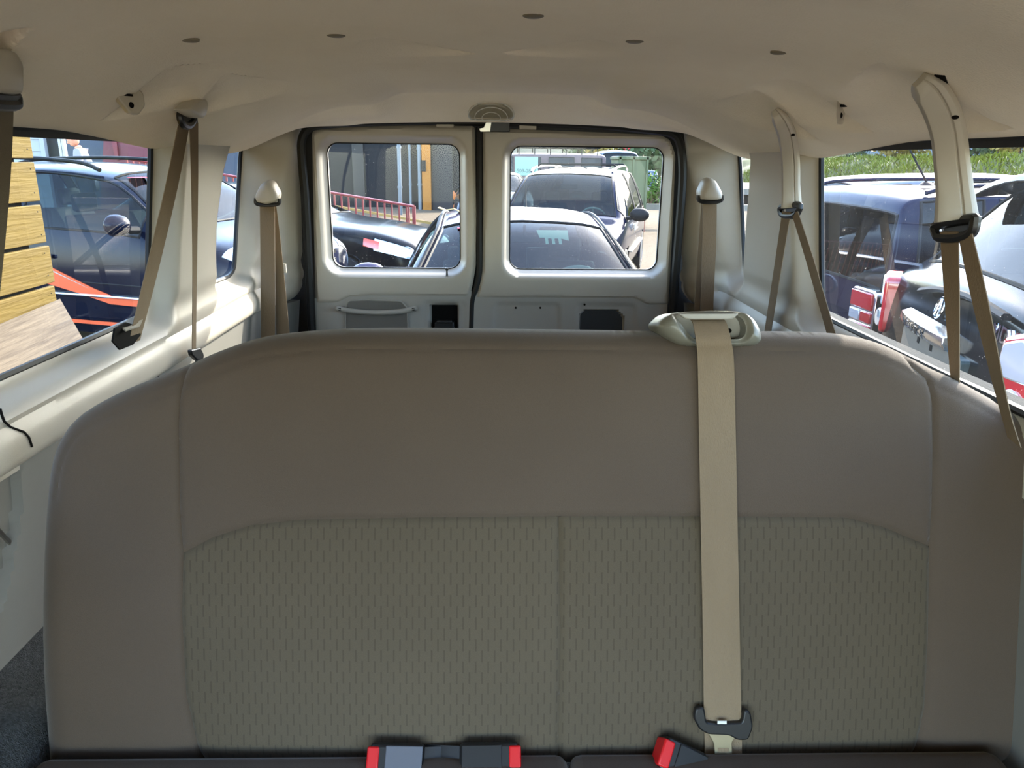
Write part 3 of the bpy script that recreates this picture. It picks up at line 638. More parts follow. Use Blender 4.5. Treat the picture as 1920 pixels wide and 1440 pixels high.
# belt at the left edge of the frame
t = thing('front_pillar_belt', 'beige belt with shade painted grey brown into it, and cover, cut by the left edge of the frame', 'seat belt', on_x(8, 520, -.70))
pp = round_poly(px_x([(-30, 90), (10, 88), (32, 98), (45, 120), (45, 168), (42, 178), (10, 174), (-30, 172)], -.64), .006); cx, cz = np.mean(pp, 0)
MB().loft([[(x, (a-cx)*s_+cx, (b-cz)*s_+cz) for a, b in pp] for x, s_ in ((-.72, 1.0), (-.65, 1.0), (-.64, .94), (-.637, .8))]).build('belt_cover', M_TRIM, t, angle=55)
g = MB(); g.tube([on_x(u, v, -.66) for u, v in spline([(-14, 178), (14, 180), (28, 180), (31, 190), (26, 197), (-14, 196)], 4)], .008, 8); g.build('belt_ring', M_BLACK, t)
rib_x([(-34, 186), (-38, 300), (-44, 420), (-52, 560)], [(25, 188), (21, 300), (12, 420), (-2, 560)], [-.665, -.69, -.70, -.71]).build('webbing', mat('belt_webbing_shaded', (112, 104, 90), .85, spec=.2, bump=.3, bscale=900), t)  # copy of the webbing with shade put into its colour
# right belts in swan-neck sleeves
def sleeve_belt(label, path, wid, dep, X, ringp, legs, name, Xl, hole, slotp):
    c = on_x(*path[-1], X[-1]); t = thing(name, label, 'seat belt', c-np.array((0, 0, .3)))
    C_ = spline([on_x(u, v, X[i]) for i, (u, v) in enumerate(path)], 6); n = len(C_)
    W = np.interp(np.linspace(0, 1, n), np.linspace(0, 1, len(wid)), wid); rings = []
    for i in range(n):
        tt = C_[min(i+1, n-1)]-C_[max(i-1, 0)]; tt /= np.linalg.norm(tt); view = C_[i]-CC; view /= np.linalg.norm(view)
        side = np.cross(tt, view); side /= np.linalg.norm(side); nn = np.cross(side, tt)
        if nn @ view < 0: nn = -nn; 
        w, d = W[i]/2, dep/2*min(1, .45+i/7)
        prof = [(-1, .8), (-1, -.45), (-.82, -.9), (-.4, -1.0), (.25, -1.0), (.34, -.82), (.42, -1.0), (.75, -.95), (1, -.55), (1, .8)]
        sgn = 1 if side[1]*1 < 0 else -1
        rings.append([C_[i]+side*(a*w*sgn)+nn*(b*d) for a, b in prof])
    MB().loft(rings).build('belt_sleeve', M_TRIM, t, bevel=.004, angle=50)
    for h in hole:
        k = MB(); k.ell(on_x(h[0], h[1], h[2]), (.005, .006, .003)); k.build('screw_hole', M_DARK, t)
    g = MB(); q = [on_x(u, v, X[-1]+.002) for u, v in spline(ringp, 4, True)]; g.tube(q, .0085, 8, closed=True)
    g.build('belt_ring', M_BLACK, t)
    g = MB(); g.prism([(p[1], p[2]) for p in [on_x(u, v, X[-1]+.004) for u, v in slotp]], (X[-1]+.004, 0, 0), (0, 1, 0), (0, 0, 1), (.012, 0, 0)); g.build('ring_bracket', M_BLACK, t, bevel=.003)
    for l, r in legs: rib_x(l, r, Xl).build('webbing', M_BELT, t)
    return t
sleeve_belt('beige belt on the right middle pillar in a swan necked sleeve', [(1452, 206), (1464, 226), (1476, 256), (1482, 300), (1483, 350), (1484, 388)], [.016, .036, .042, .044, .045, .052], .03, [.650, .668, .705, .740, .765, .775],
    [(1466, 388), (1465, 400), (1474, 405), (1490, 404), (1497, 396), (1498, 384)], [([(1467, 396), (1455, 480), (1436, 606), (1424, 690)], [(1483, 398), (1469, 480), (1448, 608), (1436, 690)]), ([(1485, 402), (1512, 490), (1547, 612), (1575, 712)], [(1496, 396), (1527, 490), (1563, 612), (1596, 712)])],
    'pillar_belt', [.770, .785, .80, .805], [(1487, 253, .690)], [(1470, 386), (1497, 384), (1496, 397), (1474, 402)])
sleeve_belt('beige belt nearest the right edge in a tall swan necked sleeve', [(1724, 150), (1742, 168), (1764, 205), (1778, 250), (1785, 310), (1790, 360), (1793, 412)], [.022, .046, .050, .050, .051, .054, .064], .036, [.645, .665, .695, .72, .738, .748, .755],
    [(1758, 422), (1756, 436), (1764, 446), (1798, 446), (1822, 436), (1828, 416), (1822, 410)], [([(1763, 434), (1770, 540), (1781, 690), (1790, 790)], [(1797, 434), (1799, 540), (1799, 712), (1800, 790)]), ([(1797, 440), (1822, 560), (1862, 720), (1890, 820)], [(1823, 438), (1852, 560), (1890, 756), (1915, 840)])],
    'side_belt', [.752, .77, .80, .81], [(1791, 220, .690)], [(1766, 420), (1822, 412), (1824, 428), (1800, 440), (1768, 440)])
k = MB(); a, b, c, d_ = on_ceil(1752, 138), on_ceil(1772, 140), on_ceil(1792, 188), on_ceil(1782, 196)
k.add([p+np.array((0, 0, -.004)) for p in (a, b, c, d_)]+[p+np.array((0, 0, .01)) for p in (a, b, c, d_)], [(0, 1, 2, 3), (7, 6, 5, 4), (0, 4, 5, 1), (1, 5, 6, 2), (2, 6, 7, 3), (3, 7, 4, 0)]); k.build('sleeve_opening', M_DARK, ceiling)
# coat hooks
def hook(label, c, s):
    p = on_ceil(*c)+np.array((0, -.016, -.012)); t = thing('coat_hook', label, 'hook', p, group='coat hooks in the headliner scoops')
    pr = [(-.028, .030), (.006, .030), (.024, .014), (.027, -.010), (.012, -.028), (-.006, -.025), (-.030, .002)]
    g = MB(); g.prism(round_poly([(a*s, b) for a, b in pr], .005), p, (.55, .83, 0), (0, .2, .98), (s*-.016, .016, 0)); g.build('hook_body', M_TRIM, t, bevel=.003)
    g = MB(); g.ell(p+np.array((-.002*s, -.004, -.010)), (.005, .005, .006)); g.box(p+np.array((-.004*s, -.006, .008)), (.012, .012, .004)); g.build('hook_opening', M_DARK, t)
hook('small beige coat hook in the left headliner scoop', (254, 176), 1); hook('small beige coat hook in the right headliner scoop', (1568, 196), -1)
# headliner retaining buttons and dome lamp
M_BUT = mat('headliner_button', (128, 119, 100), .6)
for u, v in ((355, 75), (630, 66), (1190, 77), (1462, 98), (1000, 29)):
    p = on_ceil(u, v); MB().lathe([(0, -.0030), (.012, -.0028), (.016, -.0012), (.0165, .004), (0, .004)], p, 'z', 18).build('retaining_button', M_BUT, ceiling)
p = on_ceil(921, 203); lamp = thing('dome_lamp', 'clear oval dome lamp on the headliner lip above the rear doors', 'lamp', p)
nrm = np.array((0, -.80, -.60)); up = np.array((0, -.60, .80)); O = np.array(p)+nrm*.010
def dshape(w, h, n=28):
    q = [(w*math.cos(a), h*math.sin(a)) for a in np.linspace(0, math.pi, n)]; q += [(-w*.9, -h*.22), (w*.9, -h*.22)]; return round_poly(q, .004)
def dome(w, h, lift, m, nm, par, cz=0, base=0):
    rings = []
    for s_, l_ in ((1, 0), (.985, .5), (.92, .85), (.8, 1.0)): rings.append([O+np.array((1, 0, 0))*a*s_+up*(b*s_+cz)+nrm*(base+lift*l_) for a, b in dshape(w, h)])
    return MB().loft(rings).build(nm, m, par, angle=50)
M_LAMPW = mat('lamp_base', (196, 192, 182), .35)
dome(.078, .058, .004, M_LAMPW, 'lamp_base', lamp, -.018)
dome(.073, .053, .012, M_LENS, 'lens', lamp, -.017, .005)
MB().tube([O+np.array((1, 0, 0))*a*.70+up*(b*.70-.018)+nrm*.019 for a, b in dshape(.078, .058)], .0016, 6, closed=True).build('lens_ring', M_WHITE, lamp)
MB().tube([O+np.array((1, 0, 0))*a*.40+up*(b*.40-.02)+nrm*.019 for a, b in dshape(.078, .058)], .0014, 6, closed=True).build('lens_ring', M_WHITE, lamp)
MB().tube([O+np.array((1, 0, 0))*a*.97+up*(b*.97-.018)+nrm*.010 for a, b in dshape(.078, .058)], .0022, 6, closed=True).build('lens_ring', M_WHITE, lamp)
g = MB(); g.box(O+up*.040+nrm*.008, (.014, .004, .004)); g.build('lens_catch', M_DARK, lamp)
# ================================================================ vehicles
def paint(name, col, metal=0.15, rough=0.14, var=0.15):
    return mat(name, tuple(c*.7 for c in col), rough, metal=metal, spec=.12, coat=.0, var=var, vscale=3, col2=(col[0]*1.25+10, col[1]*1.25+10, col[2]*1.2+8))
M_CGL = glass('car_glass', (0.30, 0.38, 0.39), 0.0, refl=0.5)
M_CGD = glass('car_privacy_glass', (0.08, 0.10, 0.11), 0.0, refl=0.5)
M_TIRE = mat('tire', (26, 26, 27), .8); M_RIM = mat('alloy_rim', (170, 172, 176), .3, metal=.9); M_CHROME = mat('chrome', (225, 228, 232), .08, metal=1.0)
M_CABIN = mat('cabin_grey', (88, 86, 80), .9); M_CDARK = mat('cabin_dark', (46, 46, 46), .8); M_CTRIM = mat('car_black_trim', (18, 18, 20), .6, spec=.15)
M_LAMP_R = mat('tail_lamp_red', (170, 10, 20), .08, coat=1.0); M_LAMP_C = mat('lamp_clear', (215, 222, 226), .08, metal=.6, coat=1.0); M_LAMP_O = mat('lamp_amber', (225, 70, 30), .1, coat=1.0)
M_HL = glass('headlamp_lens', (0.95, 0.96, 0.97), 0.0, refl=2.0)
def pchip(xk, Y, xq):
    xk = np.array(xk, float); Y = np.array(Y, float); h = np.diff(xk); d = np.diff(Y, axis=0)/h[:, None]; m = np.zeros_like(Y); m[0] = d[0]; m[-1] = d[-1]
    for i in range(1, len(xk)-1):
        a, b = d[i-1], d[i]; w1, w2 = 2*h[i]+h[i-1], h[i]+2*h[i-1]
        with np.errstate(divide='ignore', invalid='ignore'): hm = (w1+w2)/(w1/a+w2/b)
        m[i] = np.where(a*b > 0, hm, 0)
    xq = np.array(xq, float); i = np.clip(np.searchsorted(xk, xq, 'right')-1, 0, len(xk)-2); t = ((xq-xk[i])/h[i])[:, None]; H = h[i][:, None]
    return (1+2*t)*(1-t)**2*Y[i]+t*(1-t)**2*H*m[i]+t*t*(3-2*t)*Y[i+1]+t*t*(t-1)*H*m[i+1]
def loft_surface(st, zs):
    """st rows: x, half width, belt z, rail half width, rail z, top z -> P(si, t) on the left half; t runs sill 0 .. centre 6"""
    rows = []
    for (x, w, zb, wr, zr, zt) in st:
        rows.append([(x, w*.90, zs), (x, w*.985, zs+(zb-zs)*.22), (x, w, zs+(zb-zs)*.60), (x, w*.965, zb), (x, wr, zr), (x, wr*.62, zr+(zt-zr)*.75), (x, 0, zt)])
    A = np.array(rows, float)
    def P(si, t):
        si = np.atleast_1d(np.array(si, float)); t = np.atleast_1d(np.array(t, float)); n = len(st)
        B = pchip(np.arange(n), A.reshape(n, -1), si).reshape(len(si), 7, 3)
        return np.stack([pchip(np.arange(7), B[i], t) for i in range(len(si))])      # (ns, nt, 3)
    return P
def car(name, label, loc, heading, st, zs, body_m, wins, screens, wheels, glass_m=None, side_glass=None, group=None, ground=0.0, wr=.33, wheel_parts=True, cat='car'):
    """wins: (s0, s1, t0, t1) side panes; screens: (name, s0, s1) front and rear glass over t 4.12..6; wheels: x positions"""
    glass_m = glass_m or M_CGL; side_glass = side_glass or glass_m
    root = thing(name, label, cat, (loc[0], loc[1], ground), heading, group, local=True)
    P = loft_surface(st, zs); n = len(st)
    sv = sorted(set([round(q, 4) for q in np.linspace(0, n-1, (n-1)*6+1)] + [q for w in wins for q in w[:2]] + [q for s_ in screens for q in s_[1:3]]))
    tv = sorted(set([round(q, 4) for q in np.linspace(0, 6, 25)] + [q for w in wins for q in w[2:]] + [4.10]))
    G = P(sv, tv); ns, nt = len(sv), len(tv); V = []; ids = np.zeros((2, ns, nt), int)
    for side in (0, 1):
        for i in range(ns):
            for j in range(nt):
                if side == 1 and tv[j] == 6: ids[1, i, j] = ids[0, i, j]; continue
                ids[side, i, j] = len(V); p = G[i, j]; V.append((p[0], p[1] if side == 0 else -p[1], p[2]))
    V = np.array(V); body = []; panes = {}
    for side in (0, 1):
        for i in range(ns-1):
            sm = (sv[i]+sv[i+1])/2
            for j in range(nt-1):
                tm = (tv[j]+tv[j+1])/2; f = (ids[side, i, j], ids[side, i+1, j], ids[side, i+1, j+1], ids[side, i, j+1]); f = f if side == 0 else f[::-1]; key = None
                for k, w in enumerate(wins):
                    if w[0] < sm < w[1] and w[2] < tm < w[3]: key = ('side_window', side, k)
                for s_ in screens:
                    if s_[1] < sm < s_[2] and tm > 4.10: key = (s_[0], 0, 0)
                if key: panes.setdefault(key, []).append(f); continue
                c = V[list(f)].mean(0)
                if tm < 3 and any(math.hypot(c[0]-wx, c[2]-wr) < wr*1.12 for wx in wheels): continue
                body.append(f)
    for e_ in (0, ns-1):
        ring = [ids[0, e_, j] for j in range(nt)] + [ids[1, e_, j] for j in range(nt-2, -1, -1)]; body.append(tuple(ring if e_ else ring[::-1]))
    def sub(fs, off=0):
        u = sorted({i for f in fs for i in f}); mp = {a: b for b, a in enumerate(u)}; return V[u], [tuple(mp[i] for i in f) for f in fs]
    v, f = sub(body); bo = mesh_obj('body', v, f, body_m, root, True, 50)
    for key, fs in panes.items():
        v, f = sub(fs); o = mesh_obj(key[0], v, f, side_glass if key[0] == 'side_window' else glass_m, root, True, 60)
        cnt = {}
        for q in f:
            for a, b in zip(q, q[1:]+q[:1]): cnt[(a, b)] = 1
        nx = {a: b for a, b in cnt if (b, a) not in cnt}
        if nx:
            a0 = next(iter(nx)); loop = [a0]
            while nx.get(loop[-1]) not in (None, a0) and len(loop) < 500: loop.append(nx[loop[-1]])
            MB().tube([v[i] for i in loop], .011, 5, closed=True).build('window_trim', M_CTRIM, o)
    # floor pan and interior
    xs = [q[0] for q in st]; x0, x1 = min(xs), max(xs); wmax = max(q[1] for q in st)
    mb = MB(); mb.box(((x0+x1)/2, 0, zs+.02), (x1-x0-.3, wmax*1.6, .04)); mb.build('floor_pan', M_CTRIM, root)
    for wx in wheels:
        for s_ in (1, -1):
            y = s_*(wmax-.11); g = MB(); g.lathe([(wr*.60, -.1), (wr*.96, -.1), (wr, -.07), (wr, .07), (wr*.96, .1), (wr*.60, .1)], (wx, y, wr), 'y', 28); tr = g.build('wheel', M_TIRE, root)
            g = MB(); yo = y+s_*.085
            if wheel_parts:
                for k in range(5):
                    a = 2*math.pi*k/5+.3; ca, sa = math.cos(a), math.sin(a)
                    g.prism([(-.035, .03), (.035, .03), (.05, wr*.60), (-.05, wr*.60)], (wx, yo, wr), (ca, 0, -sa), (sa, 0, ca), (0, s_*-.025, 0))
                g.lathe([(0, s_*.012), (.06, s_*.012), (.065, -s_*.02), (0, -s_*.02)], (wx, yo, wr), 'y', 14)
            g.lathe([(wr*.56, -.02), (wr*.62, -.02), (wr*.62, .02), (wr*.56, .02), (wr*.56, -.02)], (wx, yo, wr), 'y', 28); g.build('rim', M_RIM, tr)
            arc = [(wx+wr*1.12*math.cos(a), y+s_*.075, wr+wr*1.12*math.sin(a)) for a in np.linspace(math.radians(-12), math.radians(192), 20)]
            MB().tube(arc, .022, 6).build('wheel_arch', body_m, root)
            arc2 = [[(wx+r*math.cos(a), y-s_*.12+0, wr+r*math.sin(a)) for r in (wr*1.14,)] for a in np.linspace(math.radians(-12), math.radians(192), 14)]
            w_ = MB(); k = len(arc2); w_.add([a[0] for a in arc2]+[(a[0][0], y+s_*.075, a[0][2]) for a in arc2], [(i, i+1, k+i+1, k+i) for i in range(k-1)]); w_.build('wheel_well', M_CTRIM, root)
    root['_w'] = wmax
    return root, P, bo
def cabin(root, xd, zd, wdt, seats, wheel_y, zseat, roof=None, driver=True):
    """dashboard, steering wheel and seats seen through the glass; xd = dash x, z"""
    g = MB(); g.loft([[(xd+.35, y, zd-.02), (xd+.05, y, zd+.03), (xd-.18, y, zd), (xd-.22, y, zd-.12), (xd-.05, y, zd-.30), (xd+.35, y, zd-.25)] for y in np.linspace(-wdt, wdt, 7)]); g.build('dashboard', M_CABIN, root)
    if driver:
        c = np.array((xd-.36, wheel_y, zd+.02)); ax = np.array((-.80, 0, .60)); u_ = np.array((0, 1, 0)); v_ = np.cross(ax, u_)
        sw = MB().tube([c+u_*.185*math.cos(a)+v_*.185*math.sin(a) for a in np.linspace(0, 2*math.pi, 28)[:-1]], .015, 6, closed=True)
        sw.tube([c-u_*.18, c, c+u_*.18], .014, 6); sw.tube([c, c-v_*.18], .014, 6); sw.tube([c, c-ax*.25], .03, 8); sw.build('steering_wheel', mat('steering_wheel_grey', (150, 160, 140), .5) if 'steering_wheel_grey' not in MATS else MATS['steering_wheel_grey'], root)
    for sx in seats:
        for s_ in (1, -1):
            g = MB(); y = s_*wdt*.52
            g.loft([[(sx+dx, y+k*.23, z) for dx, z in ((.0, zseat), (.06, zseat+.02), (.02, zseat+.45), (-.06, zseat+.60), (-.12, zseat+.60), (-.12, zseat))] for k in (-1, -.8, 0, .8, 1)]); g.box((sx+.25, y, zseat-.06), (.52, .48, .16))
            g.build('seat', M_CDARK, root, bevel=.02); h = MB(); h.box((sx-.10, y, zseat+.70), (.08, .24, .16)); h.build('headrest', M_CDARK, root, bevel=.03)
def mirror(root, x, y, z, s_, m, size=(.16, .23, .16), nm='door_mirror'):
    g = MB(); a, b, c = size; rings = []
    for t, k in [(q, max(.28, (1-abs(2*q-1)**2.6)**.5)) for q in (0, .05, .15, .3, .5, .7, .85, .95, 1.0)]: rings.append([(x+a*.5*k*math.cos(q)*(1.0 if math.cos(q) > 0 else .35), y+s_*(b*t), z+c*.5*k*math.sin(q)) for q in np.linspace(0, 2*math.pi, 17)[:-1]])
    o = g.loft(rings).build(nm, m, root, angle=85); g = MB(); g.tube([(x+.02, y-s_*.09, z-c*.30), (x, y+s_*.03, z-c*.25)], .03, 8); g.build('mirror_arm', M_CTRIM, o); return o
def rails(root, pts, m, r=.02, nm='roof_rail'):
    for s_ in (1, -1): MB().tube(spline([(x, s_*y, z) for x, y, z in pts], 5), r, 8, flat=.8).build(nm, m, root)
def at_surf(P, s_, t, side=1):
    p = P([s_], [t])[0, 0]; return np.array((p[0], p[1]*side, p[2]))
def patch(P, s0, s1, t0, t1, side, nm, m, root, lift=.006, ns=6, nt=6):
    """a plate lying on the bodywork between surface parameters"""
    sv = np.linspace(s0, s1, ns); tv = np.linspace(t0, t1, nt); G = P(sv, tv).copy(); G[..., 1] *= side
    n_ = np.zeros_like(G); du = np.gradient(G, axis=0); dv = np.gradient(G, axis=1); n_ = np.cross(du, dv); n_ /= np.linalg.norm(n_, axis=2, keepdims=True)+1e-9
    if (n_[..., 1]*side).mean() < 0: n_ = -n_
    A = G+n_*lift; B = G-n_*.01; vs = list(A.reshape(-1, 3))+list(B.reshape(-1, 3)); k = ns*nt; fs = []
    for i in range(ns-1):
        for j in range(nt-1): fs.append((i*nt+j, (i+1)*nt+j, (i+1)*nt+j+1, i*nt+j+1))
    bd = [i*nt for i in range(ns)]+[(ns-1)*nt+j for j in range(1, nt)]+[i*nt+nt-1 for i in range(ns-2, -1, -1)]+[j for j in range(nt-2, 0, -1)]
    for a, b in zip(bd, bd[1:]+bd[:1]): fs.append((a, b, b+k, a+k))
    return mesh_obj(nm, vs, fs, m, root, True, 50)
def glyphs(text, size, O, U, V, depth, nm, m, parent):
    """raised lettering built from a font outline, converted to a mesh"""
    cu = bpy.data.curves.new(nm, 'FONT'); cu.body = text; cu.size = size; cu.extrude = depth/2; cu.align_x = 'CENTER'; cu.align_y = 'CENTER'; cu.resolution_u = 3
    o = bpy.data.objects.new(nm, cu); COL.objects.link(o); dg = bpy.context.evaluated_depsgraph_get(); me = bpy.data.meshes.new_from_object(o.evaluated_get(dg))
    bpy.data.objects.remove(o); N = np.cross(U, V); vs = [np.array(O)+np.array(U)*v.co.x+np.array(V)*v.co.y+N*v.co.z for v in me.vertices]; fs = [tuple(p.vertices) for p in me.polygons]; bpy.data.meshes.remove(me)
    return mesh_obj(nm, vs, fs, m, parent, False)

# ---- purple sedan parked against the rear doors, nose towards us
M_PURP = paint('mauve_paint', (84, 74, 98), .2); M_NAVY = paint('navy_paint', (18, 26, 56), .15); M_BLKP = paint('black_paint', (16, 18, 23), .1); M_BLUE = paint('blue_black_paint', (15, 21, 42), .15)
M_GRN = paint('dark_green_black_paint', (14, 21, 24), .1); M_SILV = paint('silver_blue_paint', (122, 134, 150), .2); M_MAUVE = paint('mauve_grey_paint', (122, 104, 106), .0, .5); M_WHT = paint('white_paint', (215, 218, 220), .0)
sed = [(2.42, .70, .58, .55, .62, .66), (2.30, .82, .66, .66, .74, .78), (1.75, .89, .80, .72, .90, .93), (1.02, .91, .92, .74, 1.00, 1.04), (.10, .91, .95, .575, 1.375, 1.43), (-.55, .91, .96, .575, 1.42, 1.475), (-1.25, .91, .97, .56, 1.37, 1.42), (-1.95, .89, .96, .72, 1.02, 1.06), (-2.35, .84, .90, .68, .98, 1.01), (-2.45, .78, .70, .6, .78, .80)]
sedan, Ps, _ = car('sedan', 'mauve sedan parked nose first right behind the rear doors', (.20, 5.46), -math.pi/2+.02, sed, .24, M_PURP, [(3.35, 4.9, 3.12, 3.92), (5.05, 5.9, 3.12, 3.90), (6.05, 6.75, 3.12, 3.7)], [('windshield', 3.12, 3.94), ('rear_window', 6.12, 6.92)], (1.45, -1.45), ground=.09)
cabin(sedan, .72, .98, .66, (-.15, -1.05), .36, .50)
mirror(sedan, .60, .90, 1.11, 1, M_PURP); mirror(sedan, .60, -.90, 1.11, -1, M_PURP)
g = MB(); g.box((.02, .02, 1.30), (.03, .24, .07)); g.tube([(.08, .02, 1.39), (.02, .02, 1.31)], .012, 6); g.build('inside_mirror', M_CDARK, sedan, bevel=.015)
M_PAPER = mat('pale_green_paper', (140, 164, 138), .8)
g = MB(); a = at_surf(Ps, 3.80, 5.9); b = at_surf(Ps, 3.62, 5.9); dz = (b-a)
pp = [(-.115, 0), (.10, 0), (.085, .55), (.05, .55), (.05, 1.0), (.03, 1.0), (.03, .6), (.005, .6), (.005, 1.0), (-.015, 1.0), (-.015, .6), (-.04, .6), (-.04, 1.0), (-.06, 1.0), (-.06, .6), (-.11, .75)]
g.prism([(p[0]-.19, p[1]) for p in pp], a+np.array((-.012, -a[1], -.012)), (0, -1, 0), dz, (-.003, 0, 0)); g.build('paper_notice', M_PAPER, sedan)
for s_ in (1, -1): patch(Ps, 1.05, 1.6, 3.3, 4.6, s_, 'headlight', M_LAMP_C, sedan)
g = MB(); q = at_surf(Ps, 5.75, 5.9); q = np.array((q[0], .10, q[2]-.004)); g.tube([q, q+np.array((-.06, 0, .09)), q+np.array((-.10, 0, .20))], [.006, .004, .003], 6); g.lathe([(0, .012), (.014, .010), (.018, 0), (0, 0)], q, 'z', 10); g.build('antenna', M_CTRIM, sedan)
M_STK = mat('red_sticker', (205, 40, 60), .6); 
q = at_surf(Ps, 3.86, 4.45, -1); g = MB(); g.box(q+np.array((.012, .10, .004)), (.05, .13, .004), None); g.build('windshield_sticker', M_STK, sedan)
for s_ in (1, -1):
    MB().tube([at_surf(Ps, k, 3.98+.04, s_)+np.array((.006, s_*.012, .01)) for k in np.linspace(3.05, 7, 30)], .012, 6).build('pillar_moulding', M_CTRIM if s_ > 0 else M_CTRIM, sedan)
# scrap of cardboard lying on its roof edge
q = on_y(843, 399, 5.75); cb_ = MB(); cb_.ribbon([q+np.array((-.09, .02, .035)), q+np.array((-.03, .0, .02)), q+np.array((.03, 0, .03)), q+np.array((.09, 0, .005))], [q+np.array((-.08, .09, .035)), q+np.array((-.03, .09, .015)), q+np.array((.03, .09, .025)), q+np.array((.09, .09, -.005))], .006)
tag(cb_.build('cardboard_scrap', mat('cardboard', (190, 160, 110), .9)), 'small curled tan cardboard scrap on the mauve sedan roof edge', 'cardboard')

# ---- dark blue minivan behind the sedan
mv = [(2.45, .72, .62, .58, .70, .74), (2.30, .86, .78, .72, .90, .93), (1.95, .95, .90, .80, 1.02, 1.05), (1.55, .98, 1.0, .82, 1.08, 1.12), (.72, .99, 1.02, .66, 1.64, 1.69), (-.3, .99, 1.03, .68, 1.70, 1.755), (-1.5, .98, 1.03, .67, 1.69, 1.745), (-2.15, .96, 1.03, .64, 1.64, 1.70), (-2.42, .94, 1.0, .70, 1.10, 1.14), (-2.5, .90, .8, .7, .86, .88)]
mva, mvx, mvy = math.radians(15), 1.34, 12.35
minivan, Pm, _ = car('minivan', 'dark navy minivan with roof rack standing behind the mauve sedan', (mvx, mvy), -math.pi/2-mva, mv, .26, M_NAVY, [(3.3, 4.75, 3.1, 3.92), (4.85, 5.9, 3.1, 3.92), (6.05, 6.9, 3.1, 3.9)], [('windshield', 3.12, 3.95), ('rear_window', 7.1, 7.9)], (1.5, -1.5), side_glass=M_CGD, wr=.34, ground=.05)
cabin(minivan, 1.25, 1.04, .72, (.2, -.7), .40, .62)
mirror(minivan, 1.22, .97, 1.14, 1, M_CTRIM, (.18, .27, .19)); mirror(minivan, 1.22, -.97, 1.14, -1, M_CTRIM, (.18, .27, .19))
rails(minivan, [(.6, .62, 1.70), (.4, .62, 1.755), (-.6, .63, 1.79), (-1.7, .61, 1.77), (-2.0, .60, 1.71)], M_CHROME, .022)
for x in (.1, -1.5): MB().tube([(x, -.62, 1.78), (x, -.58, 1.815), (x, .58, 1.815), (x, .62, 1.78)], .018, 6).build('cross_bar', M_CTRIM, minivan)
for k in range(4): MB().tube([(x, (k-1.5)*.25, 1.745+.02*math.sin((x+1.6)*1.6)) for x in (-1.5, -1, -.4, 0)], .010, 5).build('roof_strip', M_CTRIM, minivan)
for s_ in (1, -1):
    patch(Pm, .9, 1.7, 3.2, 4.4, s_, 'headlight', M_LAMP_C, minivan)
    for x in (.10, -.95): g = MB(); g.box((x, s_*.985, .92), (.18, .03, .03)); g.build('door_handle', M_CHROME, minivan, bevel=.01)
    MB().tube([(x, s_*1.0, .60) for x in np.linspace(1.1, -1.1, 8)], .02, 6, flat=.5).build('side_moulding', M_CHROME, minivan)
    patch(Pm, 7.3, 7.8, 1.6, 3.2, s_, 'tail_lamp', M_LAMP_R, minivan)
g = MB(); g.tube([(1.45, .25, 1.125), (1.35, .60, 1.16)], .012, 6); g.tube([(1.44, -.35, 1.125), (1.32, .05, 1.17)], .012, 6); g.build('wiper', M_CTRIM, minivan)
g = MB(); g.box((.78, .0, 1.50), (.03, .26, .08)); g.build('inside_mirror', M_CDARK, minivan, bevel=.02)

def on_side(loc, ang, gz_, u, v, y):
    d = ray(u, v); c_, s_ = math.cos(ang), math.sin(ang); n = np.array((-s_, c_, 0)); o = np.array((loc[0], loc[1], gz_)); t = ((o+n*y-CC)@n)/(d@n); q = CC+d*t-o
    return q[0]*c_+q[1]*s_, q[2]
dx_, dz_ = on_side((mvx, mvy), -math.pi/2-mva, .05, 1192, 425, 1.0)
glyphs('VOC', .15, (dx_, 1.004, dz_), (-2.2, 0, 0), (0, 0, 1), .004, 'door_lettering', M_WHITE, minivan)
# ---- mauve grey work van with roof ladder rack, side on behind the minivan
vn = [(2.75, .75, .75, .62, .84, .88), (2.55, .92, .90, .76, 1.02, 1.06), (2.0, .98, 1.05, .84, 1.16, 1.20), (1.35, 1.0, 1.10, .78, 1.95, 2.02), (.8, 1.0, 1.12, .82, 2.05, 2.12), (-1.0, 1.0, 1.12, .82, 2.06, 2.13), (-2.5, 1.0, 1.12, .82, 2.04, 2.11), (-2.7, .99, 1.10, .82, 1.98, 2.05), (-2.75, .97, .9, .8, 1.0, 1.05)]
vn = [(x*.84, w*.95, zb*.92, wr*.95, zr*.9, zt*.9) for x, w, zb, wr, zr, zt in vn]
van, Pv, _ = car('work_van', 'mauve grey work van with black roof rack, side on behind the minivan', (1.50, 27.0), math.radians(180), vn, .35, M_MAUVE, [(2.3, 3.7, 3.15, 3.85), (3.95, 4.55, 3.2, 3.8), (4.7, 5.25, 3.2, 3.8), (5.4, 6.2, 3.2, 3.8)], [('windshield', 2.12, 2.94)], (1.43, -1.35), side_glass=M_CGD, wr=.34, cat='van', ground=.25)
for y in (-.7, .7): MB().tube([(.75, y, 2.08), (-2.1, y, 2.08)], .022, 6).build('rack_rail', M_CTRIM, van)
for x in np.linspace(.65, -2.0, 6): g = MB(); g.tube([(x, -.74, 1.86), (x, -.7, 2.08), (x, .7, 2.08), (x, .74, 1.86)], .02, 6); g.build('rack_bar', M_CTRIM, van)
M_SIGNW = mat('pale_green_sign', (120, 150, 136), .5); M_INK = mat('dark_lettering', (70, 90, 84), .6)
def van_sign():
    p0 = at_surf(Pv, 4.25, 3.5, 1); g = MB(); g.box(p0+np.array((0, .035, -.01)), (.78, .02, .62)); sg = g.build('window_sign', M_SIGNW, van, bevel=.01)
    glyphs('509-2877', .17, p0+np.array((0.0, .047, -.16)), (-1, 0, 0), (0, 0, 1), .003, 'sign_lettering', M_INK, sg)
van_sign()
